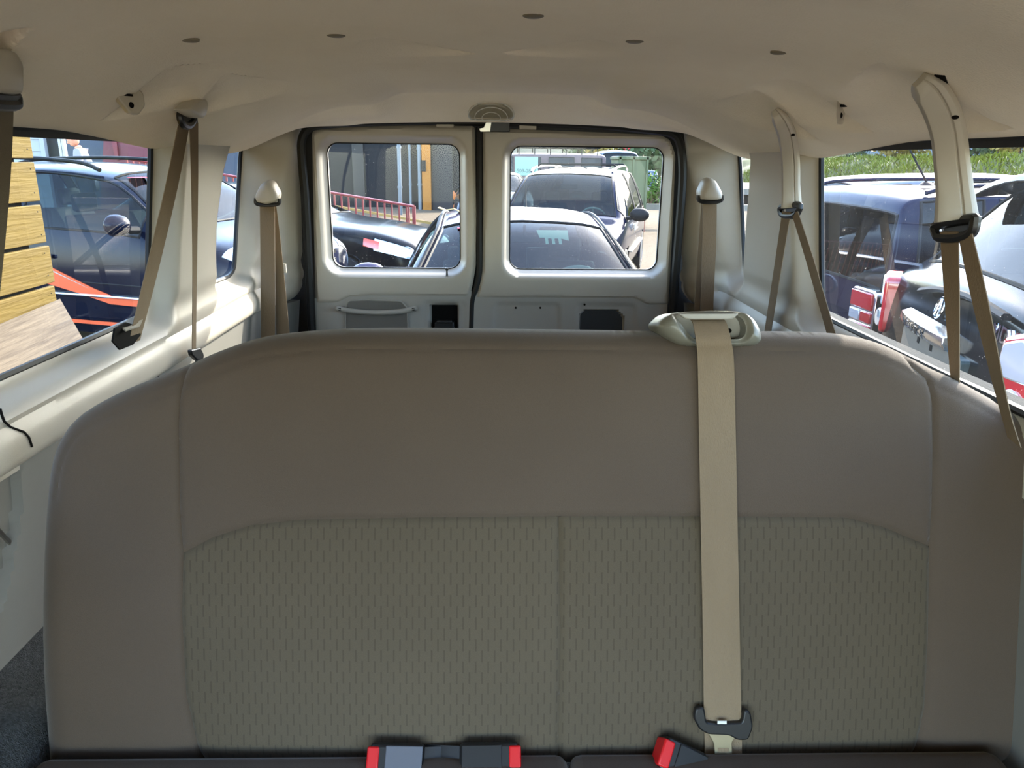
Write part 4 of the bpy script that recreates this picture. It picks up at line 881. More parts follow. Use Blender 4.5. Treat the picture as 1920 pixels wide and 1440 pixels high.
# ---- dark car roof left of the minivan, pickup cab far behind
car('dark_hatchback', 'charcoal car mostly hidden left behind the minivan windshield', (.02, 18.4), math.radians(-90), sed, .24, M_BLKP, [(3.35, 4.9, 3.12, 3.92), (5.05, 5.9, 3.12, 3.90)], [('windshield', 3.12, 3.94), ('rear_window', 6.12, 6.92)], (1.45, -1.45), wheel_parts=False, ground=.18)
pk = [(2.7, .85, .9, .7, 1.0, 1.04), (2.5, .95, 1.0, .8, 1.1, 1.14), (1.3, .98, 1.1, .8, 1.2, 1.24), (.55, .98, 1.12, .68, 1.78, 1.86), (-.3, .98, 1.12, .68, 1.80, 1.88), (-.75, .98, 1.12, .66, 1.74, 1.80), (-.95, .98, 1.1, .80, 1.16, 1.18), (-2.6, .98, 1.1, .85, 1.16, 1.17), (-2.7, .96, .9, .8, 1.0, 1.0)]
car('pickup_truck', 'pale blue white pickup cab far behind the navy minivan roof', (4.75, 30.5), math.radians(95), pk, .4, M_SILV, [(3.3, 4.9, 3.12, 3.9)], [('windshield', 2.1, 2.94), ('rear_window', 5.1, 5.85)], (1.8, -1.7), glass_m=M_CGD, wheel_parts=False, ground=.45, cat='truck')

# ---- navy SUV seen side on through the left windows
SUVH = math.atan2(-.30, .95)
suv = [(1.78, .66, .72, .55, .78, .82), (1.72, .82, .84, .68, .93, .97), (1.50, .90, .95, .75, 1.03, 1.07), (1.10, .93, 1.05, .78, 1.12, 1.16), (.35, .93, 1.07, .62, 1.60, 1.66), (-.4, .93, 1.08, .62, 1.66, 1.72), (-1.4, .92, 1.09, .61, 1.64, 1.70), (-2.05, .90, 1.09, .60, 1.57, 1.63), (-2.28, .88, 1.05, .66, 1.12, 1.16), (-2.32, .84, .8, .6, .86, .9)]
SUVC = (-3.30, 7.12); SUVG = .20
suv_ = [(x, w, zb, wr, zr-(.06 if zr > 1.3 else 0), zt-(.06 if zt > 1.3 else 0)) for x, w, zb, wr, zr, zt in suv]
suvo, Pu, _ = car('suv', 'dark navy SUV parked side on beside the yellow board wall', SUVC, SUVH, suv_, .28, M_BLUE, [(3.42, 4.95, 3.14, 3.88), (5.1, 6.0, 3.14, 3.88), (6.15, 6.9, 3.14, 3.85)], [('windshield', 3.12, 3.95), ('rear_window', 7.1, 7.9)], (1.22, -1.35), wr=.36, ground=SUVG)
cabin(suvo, .78, 1.06, .68, (-.1, -1.0), .36, .62)
mirror(suvo, .80, -.98, 1.21, -1, M_BLUE, (.20, .22, .17)); mirror(suvo, .80, .98, 1.21, 1, M_BLUE, (.20, .22, .17))
rails(suvo, [(.25, .60, 1.60), (.0, .60, 1.665), (-.8, .61, 1.695), (-1.7, .59, 1.665), (-2.0, .58, 1.60)], M_CTRIM, .022)
M_ORNG = mat('orange_reflection_paint', (190, 66, 24), .35, coat=.6)
for s_ in (-1, 1):
    MB().tube([(x, s_*.945, .62) for x in np.linspace(.85, -.9, 6)], .022, 6, flat=.5).build('door_moulding', M_CHROME, suvo)
    for x in (-.12, -1.05): g = MB(); g.box((x, s_*.945, .92), (.19, .035, .035)); g.build('door_handle', M_CHROME, suvo, bevel=.012)
    MB().tube([at_surf(Pu, k, 1.9, s_) for k in np.linspace(3.2, 6.9, 16)], .006, 5).build('body_crease', M_CTRIM, suvo)
    patch(Pu, .9, 1.9, 3.3, 4.3, s_, 'headlight', M_LAMP_C, suvo)
    MB().tube([at_surf(Pu, 3.3+.0*k, t_, s_)+np.array((0, s_*.002, 0)) for k, t_ in enumerate(np.linspace(.4, 3.0, 10))], .004, 5).build('door_gap', M_CTRIM, suvo)
    MB().tube([at_surf(Pu, 5.02, t_, s_)+np.array((0, s_*.002, 0)) for t_ in np.linspace(.4, 3.0, 10)], .004, 5).build('door_gap', M_CTRIM, suvo)
# orange reflection on the flank, painted on as flat coloured shapes
O = at_surf(Pu, 4.5, 2.0, -1); ys = lambda x: float(at_surf(Pu, 4.2, 1.6, -1)[1])-.012
refl_shape = [(-.42, .90), (-.10, .85), (.35, .68), (.55, .62), (.95, .60), (.95, .55), (.50, .56), (.20, .63), (-.15, .70), (-.40, .76), (-.36, .82)]
g = MB(); g.prism(refl_shape, (0, -.942, 0), (1, 0, 0), (0, 0, 1), (0, .01, 0)); g.build('orange_reflection', M_ORNG, suvo)
g = MB(); g.prism([(-.35, .95), (-.02, .80), (.30, .68), (.24, .70), (-.30, .89)], (0, -.946, 0), (1, 0, 0), (0, 0, 1), (0, .005, 0)); g.build('grey_streak', mat('streak_grey', (150, 146, 138), .5), suvo)  # narrow grey streak laid over the orange shape
g = MB(); g.prism([(.88, .38), (.88, .41), (-.9, .41), (-.9, .38)], (0, -.945, 0), (1, 0, 0), (0, 0, 1), (0, .01, 0)); g.build('orange_reflection', M_ORNG, suvo)  # low strip of the same painted reflection
g = MB(); g.box((1.77, 0, .74), (.04, 1.05, .40)); gr = g.build('front_grille', M_CHROME, suvo, bevel=.03)
for z in (.62, .72, .82, .90): b_ = MB(); b_.box((1.795, 0, z), (.02, .85, .035)); b_.build('grille_gap', M_CTRIM, gr)
MB().tube([(1.81, .11*math.cos(a), .76+.065*math.sin(a)) for a in np.linspace(0, 2*math.pi, 24)[:-1]], .012, 6, closed=True).build('oval_badge', M_CHROME, gr)
MB().tube([(1.815, -.05, .715), (1.815, -.03, .805)], .010, 6).tube([(1.815, .03, .715), (1.815, .05, .805)], .010, 6).tube([(1.815, -.04, .76), (1.815, .04, .76)], .010, 6).build('badge_letter', M_CHROME, gr)
g = MB(); q = at_surf(Pu, 3.84, 4.5, -1); g.box(q+np.array((.03, .06, .012)), (.09, .16, .004)); g.build('windshield_sticker', M_STK, suvo)
g = MB(); q = at_surf(Pu, 4.85, 3.25, -1); g.box(q+np.array((-.02, .02, .03)), (.12, .004, .05)); g.build('window_sticker', M_PAPER, suvo)
g = MB(); g.tube([(1.02, -.35, 1.165), (.86, .35, 1.25)], .012, 6); g.tube([(1.02, .2, 1.165), (.88, .72, 1.22)], .012, 6); g.build('wiper', M_CTRIM, suvo)

# ---- black sedan behind it, nose to the right
bsd = [(2.42, .62, .60, .5, .68, .70), (2.28, .80, .70, .64, .80, .83), (1.75, .89, .84, .70, .95, .98), (1.05, .91, .94, .73, 1.03, 1.07)] + [(x, w, zb, wr, zr, zt) for x, w, zb, wr, zr, zt in sed[4:]]
BH = math.atan2(-.208, .978)
bl, Pb, _ = car('black_sedan', 'black sedan with chrome rimmed headlight in front of the red railing', (-3.04, 10.2), BH, bsd, .22, M_BLKP, [(3.35, 4.9, 3.12, 3.92), (5.05, 5.9, 3.12, 3.90)], [('windshield', 3.12, 3.94), ('rear_window', 6.12, 6.92)], (1.42, -1.45), ground=.13, wr=.34)
for s_ in (1, -1):
    h_ = patch(Pb, .75, 1.85, 2.62, 3.35, s_, 'headlight', M_LAMP_C, bl, .010)
    q = at_surf(Pb, 1.15, 3.0, s_); g = MB(); g.ell(q+np.array((.0, s_*.01, .0)), (.09, .05, .075)); g.build('headlight_lens', M_HL, h_)
    patch(Pb, 1.75, 2.05, 2.72, 3.2, s_, 'indicator_lamp', M_LAMP_O, bl, .014)
    mirror(bl, .75, s_*.90, .99, s_, M_BLKP)
cabin(bl, .75, .98, .66, (-.15,), .36, .50)

# ---- boxy dark blue wagon seen through the right window, tail towards us
flx = [(2.5, .75, .8, .6, .88, .92), (2.35, .90, .92, .74, 1.02, 1.05), (1.5, .95, 1.0, .8, 1.1, 1.14), (1.0, .96, 1.02, .82, 1.15, 1.18), (.45, .96, 1.03, .80, 1.62, 1.67), (-.5, .96, 1.04, .82, 1.68, 1.73), (-1.9, .96, 1.05, .82, 1.68, 1.73), (-2.42, .955, 1.05, .81, 1.66, 1.71), (-2.54, .95, 1.03, .84, 1.58, 1.62), (-2.60, .94, 1.0, .86, 1.04, 1.06), (-2.63, .92, .8, .8, .84, .86)]
FX, FY = 5.20, 5.98; FG = .04
flex, Pf, _ = car('station_wagon', 'boxy dark blue station wagon with square red tail lamp behind right window', (FX, FY), .05, flx, .28, M_NAVY, [(4.3, 4.95, 3.15, 3.9), (5.05, 5.95, 3.15, 3.9), (6.1, 6.93, 3.15, 3.9)], [('windshield', 3.12, 3.95), ('rear_window', 8.12, 8.95)], (1.6, -1.5), ground=FG, side_glass=M_CGD, glass_m=M_CGD, wr=.37)
M_LRED2 = M_LAMP_R
for s_ in (1, -1):
    y0, y1 = .62, .935
    g = MB(); g.prism(round_poly([(y0*s_, .70), (y1*s_, .70), (y1*s_, 1.06), (y0*s_, 1.06)], .05), (-2.68, 0, 0), (0, 1, 0), (0, 0, 1), (.14, 0, 0)); lm = g.build('tail_lamp', M_CHROME, flex, bevel=.012)
    for z0, z1, ya, yb, m_, nm in ((.72, .82, .64, .915, M_LAMP_R, 'red_lens'), (.835, .91, .64, .775, M_LAMP_C, 'clear_lens'), (.835, .91, .79, .915, M_LAMP_R, 'red_lens'), (.925, 1.04, .64, .915, M_LAMP_R, 'red_lens')):
        g = MB(); g.prism([(ya*s_, z0), (yb*s_, z0), (yb*s_, z1), (ya*s_, z1)], (-2.695, 0, 0), (0, 1, 0), (0, 0, 1), (.06, 0, 0)); g.build(nm, m_, lm, bevel=.008)
rails(flex, [(.2, .78, 1.70), (-.1, .79, 1.755), (-1.2, .80, 1.765), (-2.1, .79, 1.745), (-2.35, .78, 1.70)], M_NAVY, .022)
g = MB(); q = np.array((-2.05, -.30, 1.735)); g.lathe([(0, .03), (.03, .025), (.06, 0), (0, 0)], q, 'z', 12); g.tube([q+np.array((0, 0, .02)), q+np.array((-.22, .10, .40))], [.009, .004], 6); g.build('antenna', M_CTRIM, flex)
g = MB(); g.lathe([(0, .035), (.05, .02), (.08, 0), (0, 0)], (-1.5, .35, 1.735), 'z', 12); g.build('roof_fin', M_CTRIM, flex)
MB().tube([(-2.66, .0+.16*math.cos(a), .98+.065*math.sin(a)) for a in np.linspace(0, 2*math.pi, 24)[:-1]], .012, 6, closed=True).build('oval_badge', M_CHROME, flex)
g = MB(); q = np.array((-2.62, 0, .40)); g.box(q, (.14, 1.8, .20)); g.build('rear_bumper', M_NAVY, flex, bevel=.04)
for z in np.linspace(1.22, 1.45, 2): pass
# ---- pale car beyond it
car('silver_suv', 'pale silver SUV roof just showing beyond the blue wagon', (5.9, 8.8), .05, suv, .28, M_SILV, [(3.42, 4.95, 3.14, 3.88), (5.1, 6.0, 3.14, 3.88), (6.15, 6.9, 3.14, 3.85)], [('windshield', 3.12, 3.95), ('rear_window', 7.1, 7.9)], (1.42, -1.35), wheel_parts=False, ground=.12, side_glass=M_CGD)

# ---- dark green black SUV with chrome tail bar, tail towards us
acu = [(2.4, .70, .75, .58, .82, .86), (2.2, .88, .88, .72, .98, 1.02), (1.4, .97, 1.0, .8, 1.10, 1.14), (.9, .98, 1.03, .80, 1.16, 1.20), (.25, .98, 1.06, .66, 1.62, 1.68), (-.6, .98, 1.08, .66, 1.67, 1.73), (-1.55, .97, 1.10, .64, 1.62, 1.68), (-1.85, .96, 1.10, .62, 1.56, 1.62), (-2.26, .96, 1.06, .72, 1.13, 1.17), (-2.36, .92, 1.0, .72, 1.06, 1.08), (-2.41, .84, .80, .66, .84, .86), (-2.43, .78, .62, .60, .66, .68)]
AH = -math.atan2(.20, 1); AC = (2.22, 3.62); AG = .25
ch, sh_ = math.cos(AH), math.sin(AH)
acura, Pa, _ = car('crossover', 'black crossover with chrome lettered tail bar behind the right window', (AC[0]+2.42*ch, AC[1]+2.42*sh_), AH, acu, .28, M_GRN, [(4.3, 4.95, 3.15, 3.88), (5.05, 5.9, 3.15, 3.88), (6.1, 6.9, 3.2, 3.8)], [('windshield', 3.12, 3.95), ('rear_window', 7.15, 7.97)], (1.45, -1.35), ground=AG, wr=.38)
XT = -2.415
def tailx(z): return float(np.interp(z, [.62, .68, 1.06, 1.12, 1.16], [-2.46, -2.425, -2.385, -2.33, -2.28]))
# roof spoiler
g = MB(); g.loft([[(-1.70, y, 1.70-.10*(y/.62)**2), (-2.12, y, 1.635-.10*(y/.62)**2), (-2.13, y, 1.60-.10*(y/.62)**2), (-1.72, y, 1.64-.10*(y/.62)**2)] for y in np.linspace(-.62, .62, 11)]); g.build('roof_spoiler', M_GRN, acura, bevel=.008)
# chrome garnish with raised letters
gx = -2.44
g = MB(); g.loft([[(gx-.035+.05*(y/.5)**2, y, .83), (gx-.05+.05*(y/.5)**2, y, .86), (gx-.045+.05*(y/.5)**2, y, .895), (gx+.05, y, .915), (gx+.06, y, .82)] for y in np.linspace(-.26, .44, 13)]); bar_ = g.build('chrome_bar', mat('satin_chrome', (210, 214, 216), .18, metal=1.0), acura, bevel=.004)
M_LET = mat('black_lettering', (28, 30, 32), .4)
for k, c_ in enumerate('ACURA'):
    y = .296-k*.081; x_ = gx-.052+.05*(y/.5)**2
    glyphs(c_, .062, (x_, y, .858), (0, -1, 0), (-.18, 0, .98), .004, 'letter_'+c_.lower(), M_LET, bar_)
# caliper shaped emblem
ec = np.array((tailx(1.0)-.018, .02, .988)); bd = MB()
bd.tube([ec+np.array((.012*math.sin(a), .046*math.cos(a), .049*math.sin(a))) for a in np.linspace(0, 2*math.pi, 28)[:-1]], .007, 6, closed=True); em = bd.build('round_emblem', M_CHROME, acura)
bd = MB(); bd.tube([ec+np.array((-.010, .027, -.042)), ec+np.array((.006, .007, .044))], [.009, .005], 6); bd.tube([ec+np.array((-.010, -.027, -.042)), ec+np.array((.006, -.007, .044))], [.009, .005], 6); bd.tube([ec+np.array((-.004, .018, -.007)), ec+np.array((-.004, -.018, -.007))], .005, 6); bd.build('emblem_letter', M_CHROME, em)
glyphs('MDX', .098, (tailx(.98)-.012, -.69, 1.0), (0, -1, 0), (.06, 0, .998), .012, 'model_lettering', M_CHROME, acura)
# wiper, plate recess, plate bolts, lamps, bumper
g = MB(); q = lambda y, z: np.array((tailx(z)-.03, y, z)); w_ = [q(.28, 1.03), q(.05, 1.075), q(-.30, 1.09), q(-.66, 1.075)]; g.tube(spline(w_, 5), [.024]*16, 6, flat=.7); g.build('rear_wiper', M_CTRIM, acura)
g = MB(); g.prism([(p[0], p[1]) for p in round_poly([(-.46, .62), (.36, .62), (.35, .83), (-.45, .83)], .02)], (-2.452, 0, 0), (0, 1, 0), (0, 0, 1), (.05, 0, 0)); pr = g.build('plate_recess', mat('plate_recess_green', (58, 74, 74), .3, coat=.6), acura)
for y in (.10, -.08): b_ = MB(); b_.box((-2.4525, y+.005, .800), (.003, .03, .03)); b_.build('plate_bolt_hole', M_DARK, pr)
for s_ in (1, -1):
    o_ = [(.02, .70), (.27, .64), (.30, .78), (.28, 1.02), (.16, 1.06), (.04, 1.02)]
    g = MB(); g.prism(round_poly(o_, .03), (-2.465, .74*s_, 0), (.28, .96*s_, 0), (0, 0, 1), (.24, -.06*s_, 0)); lm = g.build('tail_lamp', M_LAMP_R, acura, bevel=.02)
    g = MB(); g.prism(round_poly([(.05, .86), (.27, .86), (.26, 1.0), (.16, 1.035), (.06, 1.0)], .02), (-2.475, .74*s_, 0), (.28, .96*s_, 0), (0, 0, 1), (.03, 0, 0)); g.build('clear_lens', M_LAMP_C, lm, bevel=.01)
    g = MB(); g.lathe([(0, -.012), (.05, -.010), (.058, 0), (.058, .02), (0, .02)], (-2.430, .875*s_, .77), 'x', 20); g.build('reverse_lamp', M_LAMP_C, lm)
    patch(Pa, 7.6, 9.0, 1.7, 2.9, s_, 'side_lamp', M_LAMP_R, acura)
g = MB(); g.loft([[(-2.40, y, .34), (-2.53+.10*(y/.92)**4, y, .38), (-2.54+.10*(y/.92)**4, y, .58), (-2.40, y, .63)] for y in np.linspace(-.90, .90, 13)]); g.build('rear_bumper', M_GRN, acura, bevel=.02)
# ================================================================ the lot outside
def gz(x, y):
    """ground height: rises to the left and gently with distance"""
    return .27*S((-x-1.2)/2.2)*S((y-2)/3.5)*(1-.63*S((y-8)/2)) + .30*S((y-15)/9) + .2*S((y-25)/10) + .15*S((x-1.0)/1.2)*S((14-y)/4)
M_GRAVEL = mat('gravel_lot', (104, 91, 75), .95, spec=.1, bump=.8, bscale=40, var=.9, vscale=9, col2=(82, 70, 56))
gx_, gy_ = np.meshgrid(np.linspace(-30, 60, 181), np.linspace(-30, 60, 181)); gzv = gz(gx_, gy_)
n_ = 181; gv = np.stack([gx_.ravel(), gy_.ravel(), gzv.ravel()], 1); gi = np.arange(n_*n_).reshape(n_, n_)
gf = np.stack([gi[:-1, :-1].ravel(), gi[:-1, 1:].ravel(), gi[1:, 1:].ravel(), gi[1:, :-1].ravel()], 1)
mesh_obj('ground', gv, gf.tolist(), M_GRAVEL, kind='structure')

# ---- yellow board wall with a weathered skirt board
def wood(name, col, col2, scale, rough=.8, var=.8):
    return mat(name, col, rough, spec=.2, bump=.5, bscale=scale, var=var, vscale=scale*.5, col2=col2, stretch=(12, 1.0, 14))
M_YEL = wood('yellow_painted_board', (88, 70, 19), (66, 50, 13), 5, var=.5); M_RAW = wood('weathered_plywood', (92, 80, 64), (56, 45, 34), 6, var=.9)
XW = -2.0
def px_wall(u, v): p = on_x(u, v, XW); return p[1], p[2]
yw = thing('board_wall', 'yellow painted board wall close outside the left window', 'wall', (XW, 2.4, 0))
joints = [((20, 304), (62, 297)), ((10, 389), (80, 378)), ((6, 476), (90, 455)), ((0, 562), (104, 531))]
zj = [np.mean([px_wall(*a)[1], px_wall(*b)[1]]) for a, b in joints]; yend = px_wall(82, 400)[0]; dzb = zj[0]-zj[1]
edges = [zj[0]+dzb*k for k in range(4, 0, -1)] + zj + [zj[-1]-(zj[-2]-zj[-1])*k for k in range(1, 6)]
for a, b in zip(edges[:-1], edges[1:]):
    if b < .05: break
    g = MB(); off = random.uniform(-.004, .004); g.box((XW-.012+off, (yend-1.6)/2+random.uniform(-.006, .006), (a+b)/2), (.024, yend+1.6, a-b-.016)); g.build('board', M_YEL, yw, bevel=.004)
g = MB(); g.box((XW-.045, (yend-1.6)/2-.05, 1.3), (.03, yend+1.5, 2.6)); g.build('backing_sheet', M_DARK, yw)
for y in (yend-.06, .9): g = MB(); g.box((XW-.08, y-.05, 1.3), (.04, .09, 2.6)); g.build('stud', M_RAW, yw)
nl = MB()
for a, b in zip(edges[:-1], edges[1:]):
    for f_ in (.25, .8):
        for y in (yend-.05, yend-.75, yend-1.45): nl.ell((XW+.004, y, b+(a-b)*f_), (.002, .0032, .0032), 8, 5)
nl.build('nail_heads', M_CTRIM, yw, kind='stuff')
# skirt: top edge lies on the wall, foot stands out towards the van
ta, tb = px_wall(-40, 618), px_wall(100, 560); ba = on_x(-40, 735, -1.72); bb = on_x(157, 638, -1.72)
g = MB(); A_ = [np.array((XW+.03, ta[0], ta[1])), np.array((XW+.03, tb[0], tb[1])), bb, ba]; dn = (A_[2]-A_[1]); foot = A_[2]+dn*.9; foot2 = A_[3]+dn*.9
th_ = np.array((-.016, 0, -.016)); q = [A_[0], A_[1], foot, foot2]; g.add(q+[p+th_ for p in q], [(0, 1, 2, 3), (7, 6, 5, 4), (0, 4, 5, 1), (1, 5, 6, 2), (2, 6, 7, 3), (3, 7, 4, 0)]); g.build('skirt_board', M_RAW, yw)

# ---- raised walkway, ramp, red railing
M_CONC = mat('concrete', (126, 118, 106), .9, bump=.3, bscale=30, var=.4, vscale=4)
g = MB(); g.box((-11, 16.4, .275), (9.6, 5.2, .55)); g.build('walkway', M_CONC, kind='structure')
g = MB(); g.prism([(-6.2, 0), (-6.2, .55), (-1.2, .22), (-1.2, 0)], (0, 14.4, 0), (1, 0, 0), (0, 0, 1), (0, 2.0, 0)); g.build('ramp', M_CONC, kind='structure')
M_REDP = mat('red_rail_paint', (112, 22, 20), .5, var=.3, vscale=12)
def rail_pt(u, v, k): return on_y(u, v, k)
r0, r1 = on_y(776, 387, 13.6), on_y(392, 323, 15.0); rl = thing('ramp_railing', 'red steel railing with upright bars along the ramp', 'railing', (r0[0], r0[1], .2))
dirr = (r1-r0); Lr = np.linalg.norm(dirr); ext = r0+dirr*1.45
g = MB(); g.tube([r0, ext], .035, 8, flat=.7); g.build('top_rail', M_REDP, rl)
g = MB(); g.tube([r0+np.array((0, 0, -.88)), ext+np.array((0, 0, -.88))], .02, 6); g.build('bottom_rail', M_REDP, rl)
n_p = int(np.linalg.norm(ext-r0)/.142)
bar_me = None
for k in range(n_p+1):
    p = r0+(ext-r0)*(k/n_p)
    if k == 0:
        for dx in (0, .09): g = MB(); g.box(p+np.array((-dx*1.0, 0, -.55)), (.06 if dx == 0 else .03, .05, 1.10)); g.build('end_post', M_REDP, rl)
        continue
    if bar_me is None:
        g = MB(); g.box((0, 0, -.44), (.028, .028, .88)); b0 = g.build('upright_bar', M_REDP, rl, smooth=False); bar_me = b0.data; b0.location = p
    else:
        b0 = bpy.data.objects.new('upright_bar', bar_me); link(b0, rl); b0.location = p
# white pipes stacked on the walk behind the railing
M_PVC = mat('white_pipe', (160, 160, 158), .35)
for k, (u0, v0, u1, v1, y0, y1, lab) in enumerate((((612), 391, 690, 415, 15.2, 14.6, 'upper'), (640, 405, 735, 424, 14.9, 14.3, 'lower'))):
    a, b = on_y(u0, v0, 17.2), on_y(u1, v1, 16.8); g = MB(); g.tube([a, b], .075, 12); p_ = g.build('pipe', M_PVC); tag(p_, 'white plastic pipe lying behind the red railing, %s of the two' % lab, 'pipe', 'white pipes behind the railing')
# yellow kerb line in front of the black building
M_YK = mat('yellow_kerb_paint', (136, 108, 54), .8, var=.4, vscale=6)
a, b = on_y(600, 380, 20.5), on_y(835, 421, 18.5); g = MB(); w = np.array((0, .06, 0)); q = [a, b, b+w, a+w]; g.add(q+[p+np.array((0, 0, -.06)) for p in q], [(0, 1, 2, 3), (7, 6, 5, 4), (0, 4, 5, 1), (1, 5, 6, 2), (2, 6, 7, 3), (3, 7, 4, 0)]); g.build('kerb_line', M_YK, kind='structure')
# ---- black building
M_BLKW = mat('black_painted_wall', (26, 26, 28), .8, spec=.2, bump=.08, bscale=30, var=.35, vscale=1.2, col2=(36, 34, 32))
M_BRN = mat('brown_panel', (46, 41, 35), .75, var=.3, vscale=2); M_DOORD = mat('dark_doorway', (20, 19, 22), .7)
YB = 25.0
bd_ = thing('black_building', 'black painted building behind the red railing', 'building', (-7, YB, .3))
xr = on_y(868, 300, YB)[0]
g = MB(); g.box(((-16+xr)/2, YB+2, 2.6), (xr+16, 4, 5.0)); g.build('wall', M_BLKW, bd_)
g = MB(); a, b = on_y(661, 300, YB)[0], on_y(682, 300, YB)[0]; g.box(((a+b)/2, YB-.03, 2.6), (b-a, .06, 5)); g.build('brown_panel', M_BRN, bd_)
g = MB(); a, b = on_y(810, 300, YB)[0], on_y(848, 300, YB)[0]; g.box(((a+b)/2, YB-.02, 1.9), (b-a, .05, 3.2)); g.build('doorway', M_DOORD, bd_)
M_ORP = wood('orange_post_wood', (160, 104, 42), (134, 80, 30), 4)
a, b = on_y(791, 300, YB-.2)[0], on_y(807, 300, YB-.2)[0]; g = MB(); g.box(((a+b)/2, YB-.15, 2.5), (b-a, .22, 4.4)); g.build('orange_post', M_ORP, bd_)
g = MB(); p = on_y(794, 311, YB-.3); g.box(p+np.array((0, .02, 0)), (.14, .06, .34)); g.build('electric_box', M_CTRIM, bd_)
M_PIPE = mat('grey_drainpipe', (98, 104, 108), .45)
for u, r_, yy in ((747, .055, YB-2.6), (767, .04, YB-.2), (785, .06, YB-.2)):
    p0, p1 = on_y(u, 260, yy), on_y(u+3, 400, yy); g = MB(); g.tube([(p0[0], yy, 4.6), (p0[0], yy, .2 if yy < YB-1 else .32)], r_, 10); 
    for z in (1.1, 2.2, 3.3): g.tube([(p0[0], yy, z), (p0[0], yy, z+.06)], r_*1.35, 10)
    g.build('drainpipe', M_PIPE, bd_)
# ---- orange machine behind the sedan roof
M_ORM = mat('orange_machine_paint', (176, 92, 26), .45, var=.4, vscale=5)
p = on_y(857, 372, 21.6); mc = thing('small_excavator', 'orange and black small machine by the black doorway', 'machine', (p[0]+.3, p[1], .3))
g = MB(); g.box((p[0]+.30, p[1], .98), (.78, 1.2, .26)); g.build('body', M_ORM, mc, bevel=.06)
g = MB(); g.box((p[0]+.20, p[1]-.1, .66), (.56, .9, .14)); g.build('lower_frame', M_ORM, mc, bevel=.03)
g = MB(); g.box((p[0]+.32, p[1], .80), (.70, 1.0, .14)); g.build('pivot', M_CTRIM, mc, bevel=.02)
g = MB(); g.box((p[0]+.50, p[1]+.1, 1.42), (.5, .8, .62)); g.build('cab', M_CTRIM, mc, bevel=.08)
g = MB(); g.tube(spline([(p[0]-.02, p[1]-.6, 1.08), (p[0]+.12, p[1]-.7, 1.20), (p[0]+.4, p[1]-.8, 1.30)], 5), .045, 8); g.build('arm', M_CTRIM, mc)
for s_ in (-.5, .5): g = MB(); g.prism(round_poly([(-.6, .28), (.6, .28), (.6, .56), (-.6, .56)], .12), (p[0]+.35+s_*.5, p[1], 0), (0, 1, 0), (0, 0, 1), (.22, 0, 0)); g.build('track', M_TIRE, mc)
# ---- white clad shed, doorway and maroon wall
sh = thing('white_shed', 'white lap sided wall with dark doorway behind the navy SUV', 'building', on_y(70, 300, 15.2)-np.array((0, 0, 1.0)))
M_SID = mat('white_siding', (132, 136, 142), .6)
YS_ = 15.2; xa, xb = on_y(20, 270, YS_)[0], on_y(79, 270, YS_)[0]
for k in range(14):
    z = .9+k*.215; g = MB(); g.prism([(0, z), (-.03, z), (-.008, z+.225), (0, z+.225)], (xa, YS_, 0), (0, 1, 0), (0, 0, 1), (xb-xa, 0, 0)); g.build('siding_board', M_SID, sh, smooth=False)
xc = on_y(87, 270, YS_)[0]; g = MB(); g.box(((xb+xc)/2, YS_-.03, 2.5), (xc-xb, .10, 3.4)); g.build('corner_board', M_SID, sh)
xd = on_y(112, 270, YS_)[0]; xe = on_y(124, 270, YS_)[0]
g = MB(); g.box(((xc+xd)/2, YS_+.10, 2.4), (xd-xc, .05, 3.2)); g.build('doorway', M_DOORD, sh)
for u in (113, 119): q = on_y(u, 270, YS_-.03); g = MB(); g.box((q[0], YS_-.02, 2.5), (.05, .08, 3.4)); g.build('door_jamb', mat('jamb_grey', (150, 150, 148), .5) if 'jamb_grey' not in MATS else MATS['jamb_grey'], sh)
M_MAR = mat('maroon_panel', (92, 34, 46), .6, var=.25, vscale=1.5)
mw = thing('maroon_wall', 'maroon painted wall panel with a slanted edge above the SUV roof', 'wall', on_y(235, 300, 18)-np.array((0, 0, 1.0)))
qs = [on_y(u, v, 18) for u, v in ((195, 240), (262, 235), (300, 310), (300, 400), (188, 400))]
g = MB(); g.prism([(p[0], p[2]) for p in qs], (0, 18, 0), (1, 0, 0), (0, 0, 1), (0, .12, 0)); g.build('panel', M_MAR, mw)
qs = [on_y(u, v, 17.95) for u, v in ((207, 254), (217, 254), (222, 300), (216, 300))]; g = MB(); g.prism([(p[0], p[2]) for p in qs], (0, 17.95, 0), (1, 0, 0), (0, 0, 1), (0, .05, 0)); g.build('brace', mat('maroon_brace', (104, 34, 44), .6), mw)
dk = [on_y(u, v, 18.6) for u, v in ((120, 225), (470, 225), (470, 400), (120, 400))]
g = MB(); g.prism([(p[0], p[2]) for p in dk], (0, 18.6, 0), (1, 0, 0), (0, 0, 1), (0, .12, 0)); g.build('rear_wall', mat('dark_blue_wall', (52, 60, 74), .7, var=.3, vscale=1.5), mw)

